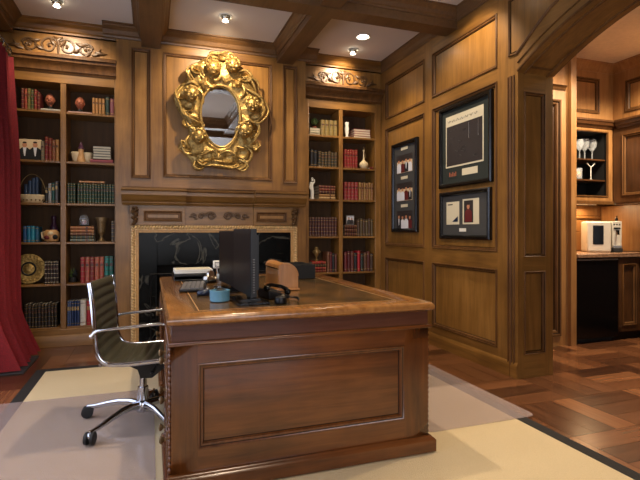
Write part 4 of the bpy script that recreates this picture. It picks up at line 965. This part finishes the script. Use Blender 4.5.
# mouse
t=thing('computer_mouse','dark blue and black computer mouse right of the keyboard','mouse',(.285,2.76,TZ),math.radians(10))
b=MB(); b.ball((0,0,.012),(.045,.028,.022),'navy_plastic',20,12); b.box(-.04,-.024,0,.04,.024,.008,'black'); b.build('shell',t,local=True)
b=MB(); b.ball((.02,0,.03),(.009,.004,.007),'steel',10,8); b.build('wheel',t,local=True)
b=MB(); b.box(-.045,-.02,0,.045,.02,.02,'gloss_black'); b.tube([(-.03,0,.02),(.0,0,.03),(.03,0,.02)],.008,'steel',8); o=b.build('stapler',bevel=.005); o.location=(.35,2.80,TZ); o.rotation_euler=(0,0,1.0); tag(o,'small black stapler between the mouse and the blue tub','stapler')
# laptop on tray
t=thing('desk_tray','black desktop tray under the pale laptop at the far left of the desk','desk tray',(.29,3.70,TZ))
b=MB(); b.box(-.135,-.12,0,.145,.16,.012,'black'); b.box(-.135,-.12,.0,-.128,.16,.05,'black'); b.box(.138,-.12,0,.145,.16,.05,'black'); b.box(-.135,.153,0,.145,.16,.06,'black'); b.box(-.135,-.12,.03,.145,.16,.048,'black'); b.build('tray',t,local=True,bevel=.004)
t=thing('laptop','closed pale silver laptop resting on the black tray','laptop',(.295,3.72,TZ+.0485)); T=Matrix.Rotation(.10,4,'X')
b=MB(); b.box(-.135,-.11,.0,.135,.12,.014,'white'); b.build('base',t,local=True,bevel=.005,seg=2)
b=MB(); b.box(-.135,-.11,.0145,.135,.12,.03,'white'); b.box(-.12,-.095,.0301,.12,.105,.0315,'mat_grey' if 0 else 'paper'); b.build('lid',t,local=True,bevel=.003)
# small white square on a stem
t=thing('desk_clock','small white square clock on a slim stand beside the pale laptop','desk clock',(.475,3.72,TZ))
b=MB(); b.box(-.03,-.012,.075,.03,.012,.135,'white'); b.build('face_block',t,local=True,bevel=.008,seg=3)
b=MB(); b.ring(lambda a,c_,n_:(a,-.012-n_,c_),-.018,.018,.087,.123,[(0,.0005),(.001,.0015),(.003,.0015),(.004,.0005)],'mat_grey'); b.build('dial_ring',t,local=True)
b=MB(); b.tube([(0,0,0.006),(0,0,.076)],.007,'tan',8); b.lathe([(.028,0),(.028,.006),(.01,.01)],(0,0,0),'tan',18); b.build('stand',t,local=True)
# pen cup
t=thing('pen_cup','silver wire pen cup with pens and scissors left of the monitors','pen cup',(.455,3.30,TZ))
b=MB(); b.lathe([(.036,0),(.038,.004),(.038,.07),(.035,.07),(.035,.006)],(0,0,0),'steel',20); b.build('cup',t,local=True)
for k,(a,m_) in enumerate(((.2,'white'),(1.4,'navy_plastic'),(2.9,'steel'),(4.3,'white'),(5.4,'black'))):
    b=MB(); b.tube([(.012*math.cos(a),.012*math.sin(a),.008),(.04*math.cos(a),.04*math.sin(a),.13)],.004,m_,8); b.build('pen',t,local=True)
t=thing('tape_dispenser','clear and silver tape dispenser beside the silver pen cup','tape dispenser',(.40,3.42,TZ),.6)
b=MB(); b.box(-.06,-.025,0,.06,.025,.02,'black'); b.prism([(-.06,.02),(.06,.02),(.05,.04),(.02,.03),(-.03,.055),(-.055,.05)],lambda a,c_,n_:(a,n_,c_),-.02,.02,'steel'); b.build('body',t,local=True,bevel=.004)
b=MB(); b.lathe([(.012,-.01),(.026,-.01),(.026,.01),(.012,.01)],(0,0,0),'steel',20,Matrix.Translation((-.01,0,.06))@Matrix.Rotation(PI/2,4,'X')); b.build('roll',t,local=True)
# blue tub
t=thing('tub','light blue round tub with dark contents at the foot of the front monitor','tub',(.333,2.50,TZ))
b=MB(); b.lathe([(.046,0),(.05,.004),(.051,.052),(.053,.056),(.048,.058),(.046,.05)],(0,0,0),'blue_tub',28); b.build('tub_body',t,local=True)
b=MB(); b.lathe([(.045,.046),(.045,.049)],(0,0,0),'matte_black',24)
r=random.Random(4)
for k in range(9): a=r.uniform(0,6.28); q=r.uniform(0,.028); b.ball((q*math.cos(a),q*math.sin(a),.054),(.014,.01,.009),'black',8,6)
b.build('contents',t,local=True)
# telephone
t=thing('telephone','black desk telephone with handset right of the monitors','telephone',(.63,2.56,TZ),math.radians(8))
b=MB(); b.prism([(-.085,0),(.085,0),(.085,.02),(-.085,.06)],lambda a,c_,n_:(a,n_,c_),-.11,.11,'black'); b.build('base',t,local=True,bevel=.006,seg=2)
b=MB()
for i in range(4):
    for j in range(3): b.box(-.02+.024*i,.0+.026*j,.046-.0057*i,-.004+.024*i,.018+.026*j,.052-.0057*i,'mat_grey')
b.build('buttons',t,local=True)
b=MB(); b.tube([(-.08,-.075,.085),(-.05,-.075,.092),(.03,-.075,.078),(.075,-.075,.055)],[.016,.012,.012,.016],'gloss_black',10); b.ball((-.085,-.075,.07),(.025,.028,.022),'gloss_black'); b.ball((.08,-.075,.04),(.025,.028,.022),'gloss_black'); b.build('handset',t,local=True)
b=MB(); b.tube([(.08+.1*i/60-.12*(i/60)**2,-.12-.16*i/60+.008*math.sin(i*1.3),.012+.007*math.cos(i*1.3)) for i in range(60)],.003,'matte_black',5); tag(b.build('cord',t,local=True),'coiled cord'); t.scale=(.72,.8,.8)
b=MB(); b.lathe([(.03,0),(.032,.006),(.028,.03),(.014,.036)],(0,0,0),'black',18); b.ball((.012,-.004,.038),(.01,.01,.006),'steel',8,6); o=b.build('webcam'); o.location=(.61,2.33,TZ); tag(o,'small black round gadget in front of the telephone','gadget')
# round-topped wooden box
t=thing('wooden_box','honey-coloured wooden box with a curved top in the middle of the desk','box',(.785,2.98,TZ))
pr=[(-.062,0.012),(-.062,.135),(-.055,.152),(-.04,.161),(-.02,.163)]+[(-.02+.082*math.sin(a),.085+.078*math.cos(a)) for a in [i*PI/2/9 for i in range(1,10)]]+[(.062,.012)]
b=MB(); b.prism(pr,lambda a,c_,n_:(a,n_,c_),-.17,.17,'box_wood'); b.build('case',t,local=True,bevel=.003)
b=MB(); b.box(-.07,-.178,0,.07,.178,.012,'box_wood'); b.build('base',t,local=True,bevel=.003)
b=MB(); q_=[(a*1.0+(.002 if a>0 else -.002),c_+.002) for a,c_ in pr[2:-1]]; b.tube([(a,-.168,c_+.001) for a,c_ in pr[1:-1]],.003,'box_wood',6); b.tube([(a,.168,c_+.001) for a,c_ in pr[1:-1]],.003,'box_wood',6); b.tube([(-.064,-.17,.13),(-.064,.17,.13)],.003,'groove',6); b.build('lid_trim',t,local=True)
# black letter box
t=thing('letter_tray','open black leather box behind the curved wooden box on the desk','letter tray',(1.06,3.62,TZ))
b=MB(); a_,c_,h_=.115,.17,.105
b.box(-a_,-c_,0,a_,c_,.006,'matte_black'); b.box(-a_,-c_,.006,a_,-c_+.008,h_,'matte_black'); b.box(-a_,c_-.008,.006,a_,c_,h_,'matte_black'); b.box(-a_,-c_+.008,.006,-a_+.008,c_-.008,h_,'matte_black'); b.box(a_-.008,-c_+.008,.006,a_,c_-.008,h_,'matte_black'); b.build('box',t,local=True,bevel=.002)
b=MB(); b.box(-a_+.015,-c_+.015,.007,a_-.015,c_-.015,.03,'paper'); b.build('papers',t,local=True)

# ================================================================ BAR
# fridge
t=thing('mini_fridge','black under-counter fridge in the bar alcove','fridge',(4.26,3.66,0))
b=MB(); b.box(3.972,3.70,.02,4.54,4.22,.855,'matte_black'); b.box(3.99,3.71,0,4.52,4.2,.02,'matte_black'); b.build('body',t)
b=MB(); b.box(3.972,3.655,.05,4.54,3.698,.855,'gloss_black'); b.build('door',t,bevel=.004)
b=MB(); b.box(3.99,3.648,.835,4.53,3.655,.848,'steel'); b.build('handle',t)
# base cabinets right
t=thing('base_cabinet','dark wooden base cabinet right of the black fridge','cabinet',(4.8,3.66,0))
b=MB(); b.box(4.545,3.68,.08,5.38,4.22,.86,'wood_cab'); b.box(4.545,3.72,0,5.38,4.2,.08,'groove'); b.box(4.86,1.3,0.08,5.38,3.68,.86,'wood_cab'); b.box(4.9,1.3,0,5.38,3.68,.08,'groove'); b.build('body',t)
b=MB(); panelled(b,FX(3.66),4.55,4.85,.09,.85,[(4.60,4.80,.15,.79)],('wood_cab','wood_cab','wood_cab')); b.add([(4.55,3.66,.09),(4.55,3.68,.09),(4.55,3.68,.85),(4.55,3.66,.85)],[(0,1,2,3)],'wood_cab'); dd=b.build('door',t)
for k in range(3):
    b=MB(); ya,yb=1.35+.76*k,2.08+.76*k; panelled(b,FY(4.845),ya,yb,.09,.85,[(ya+.06,yb-.06,.15,.79)],('wood_cab','wood_cab','wood_cab')); b.build('door',t)
b=MB(); b.box(3.972,3.63,.862,5.38,4.24,.90,'stone_top'); b.box(4.82,1.25,.862,5.38,3.63,.90,'stone_top'); tag(b.build('countertop',bevel=.006,seg=2),'tan stone bar countertop above the black fridge','countertop')
# wall cabinet with glasses
t=thing('wall_cabinet','open glass-shelf wall cabinet holding stemware above the coffee machine','cabinet',(4.35,UY,1.42))
b=MB(); xa,xb=3.972,UX-.003; ca,cb=4.06,4.73
b.box(xa,UY,1.44,ca,4.24,2.33,'wood_bar'); b.box(cb,UY,1.44,xb,4.24,2.33,'wood_bar'); b.box(ca,UY,2.215,cb,4.24,2.33,'wood_bar'); b.box(ca,UY,1.44,cb,4.24,1.50,'wood_bar'); b.build('frame',t,bevel=.003)
b=MB(); b.box(ca,4.215,1.5,cb,4.23,2.215,'matte_black'); b.box(ca,UY+.02,1.5,ca+.004,4.215,2.215,'matte_black'); b.box(cb-.004,UY+.02,1.5,cb,4.215,2.215,'matte_black'); b.box(ca+.004,UY+.02,2.21,cb-.004,4.215,2.214,'matte_black'); b.box(ca+.004,UY+.02,1.5,cb-.004,4.215,1.503,'matte_black'); b.build('back_panel',t)
b=MB(); b.ring(FX(UY-.001),ca,cb,1.50,2.215,[(0,.0),(.002,.008),(.012,.008),(.016,-.01)],'wood_mold'); b.build('bead',t)
for z in (1.915,1.69):
    b=MB(); b.box(ca+.005,UY+.03,z-.015,cb-.005,4.21,z,'wood_cab'); b.build('shelf',t)
b=MB(); b.mould((xa,UY,2.245),(UX,UY,2.245),(0,-1,0),[(0,0),(.01,0),(.02,.02),(.04,.03),(.05,.06),(.06,.065),(.06,.085),(0,.085)],'wood_cab'); b.build('cornice',t)
b=MB(); b.mould((xa,UY,1.42),(UX,UY,1.42),(0,-1,0),[(0,0),(.012,0),(.012,.03),(0,.04)],'wood_mold'); b.build('bottom_rail',t)
t=thing('wall_cabinet','closed dark wooden wall cabinet at the right edge of the photo','cabinet',(UX,2.9,1.42))
b=MB(); b.box(UX+.02,1.2,1.42,5.38,UY-.002,2.325,'wood_cab'); b.build('body',t)
b=MB(); b.mould((UX+.02,UY-.06,2.245),(UX+.02,1.2,2.245),(-1,0,0),[(0,0),(.03,0),(.04,.02),(.06,.03),(.07,.06),(.08,.065),(.08,.085),(0,.085)],'wood_cab'); b.build('cornice',t)
for k in range(4):
    b=MB(); yb=UY-.004-.66*k-(.1 if k else 0)*0; ya=yb-.655; panelled(b,FY(UX+.001),ya,yb,1.44,2.25,[(ya+.07,yb-.11,1.51,2.17)],('wood_cab','wood_cab','wood_cab')); b.build('door',t)
# glasses
def glass(x_,y_,z_,lab,grp,k=1.,kind='wine'):
    o=GL[kind].copy(); C.objects.link(o); o.location=(x_,y_,z_+.0005); o.scale=(k,k,k); tag(o,lab,'glass',grp); return o
GL={}
b=MB(); b.lathe([(.034,0),(.034,.003),(.006,.008),(.0045,.075),(.012,.085),(.034,.115),(.038,.15),(.032,.185),(.0305,.185),(.036,.15),(.032,.117),(.01,.088)],(0,0,0),'clear_glass',18); GL['wine']=b.build('wine_glass'); C.objects.unlink(GL['wine'])
b=MB(); b.lathe([(.03,0),(.034,.004),(.036,.1),(.0345,.1),(.032,.01)],(0,0,0),'clear_glass',18); b.ball((0,0,.045),(.026,.026,.03),'tan',10,6); GL['tumbler']=b.build('tumbler'); C.objects.unlink(GL['tumbler'])
for k in range(4): glass(4.12+.1*k,4.02,1.915,['leftmost wine glass on the upper shelf of the bar cabinet','second wine glass from left, upper shelf of the bar cabinet','third wine glass from left, upper shelf of the bar cabinet','fourth wine glass from left, upper shelf of the bar cabinet'][k],'wine glasses on the upper bar shelf',1.15)
for k in range(2): glass(4.56+.11*k,4.08,1.915,['left tall glass at right end of the upper bar shelf','rightmost tall glass of the upper bar shelf'][k],'tall glasses on the upper bar shelf',1.3)
for k in range(4): glass(4.12+.085*k,4.0,1.69,['leftmost tumbler on the middle shelf of the bar cabinet','second tumbler from left on the middle bar shelf','third tumbler from left on the middle bar shelf','fourth tumbler from left on the middle bar shelf'][k],'tumblers on the middle bar shelf',1.2,'tumbler')
for k in range(3): glass(4.15+.11*k,4.13,1.69,['left wine glass behind the lower row of tumblers','middle wine glass behind the lower row of tumblers','right wine glass behind the lower row of tumblers'][k],'wine glasses on the middle bar shelf',.95)
b=MB(); b.lathe([(.03,0),(.03,.005),(.008,.01)],(0,0,0),'steel',16); b.tube([(0,0,.005),(0,0,.19)],.006,'white',8); b.tube([(-.07,0,.245),(-.04,0,.215),(0,0,.19),(.04,0,.215),(.07,0,.25)],[.01,.007,.006,.007,.01],'white',8); o=b.build('bottle_opener'); o.location=(4.56,4.0,1.6905); o.scale=(.8,.8,.75); tag(o,'white Y-shaped stand beside the tumblers on the middle bar shelf','bar tool')
# coffee machine
MV=.10
t=thing('coffee_machine','silver coffee machine with dark window on the bar counter','coffee machine',(4.47,3.94,.9005))
b=MB(); b.box(4.27,3.80,.903,4.55,4.08,1.235,'appliance'); b.build('housing',t,bevel=.02,seg=3)
b=MB(); b.box(4.34,3.792,.985,4.46,3.802,1.19,'gloss_black'); b.build('window',t,bevel=.004)
b=MB(); b.box(4.565,3.84,.95,4.675,4.08,1.235,'appliance'); b.box(4.565,3.80,.903,4.675,4.08,.95,'matte_black'); b.build('brew_head',t,bevel=.006)
b=MB(); b.box(4.575,3.81,.952,4.665,3.84,.975,'steel'); b.tube([(4.620,3.835,1.13),(4.620,3.79,1.13),(4.620,3.785,1.09)],.012,'gloss_black',8); b.build('spout',t)
b=MB(); b.ball((4.620,3.86,1.255),(.018,.018,.022),'gloss_black'); b.tube([(4.620,3.86,1.235),(4.620,3.84,1.29)],.007,'gloss_black',6); b.tube([(4.585,3.83,1.16),(4.655,3.83,1.16)],.008,'gloss_black',6); b.build('lever',t)
b=MB()
for k in range(3): b.ball((4.590+.03*k,3.838,1.20),(.009,.004,.009),'matte_black',8,6)
b.build('dials',t)
t.rotation_euler=(0,0,math.radians(-34)); t.location=(4.65,3.95,.9005); t.scale=(.86,.86,1)
b=MB(); b.lathe([(.03,0),(.03,.01),(.022,.06),(.014,.14),(.01,.2),(.006,.23)],(0,0,0),'white',16); o=b.build('vase',ang=60); o.location=(4.03,3.80,.9005); tag(o,'slender white tapering vase at the left end of the bar counter','vase')
# strip lamp under the wall cabinet
t=thing('strip_lamp','slim lamp under the open wall cabinet lighting the backsplash','lamp',(4.35,4.1,1.42))
b=MB(); b.box(4.0,4.12,1.425,4.78,4.16,1.439,'white'); b.build('housing',t)
a_=area('strip_glow',(4.39,4.14,1.415),(math.radians(-12),0,0),.75,.03,5.5,(1,.66,.34))
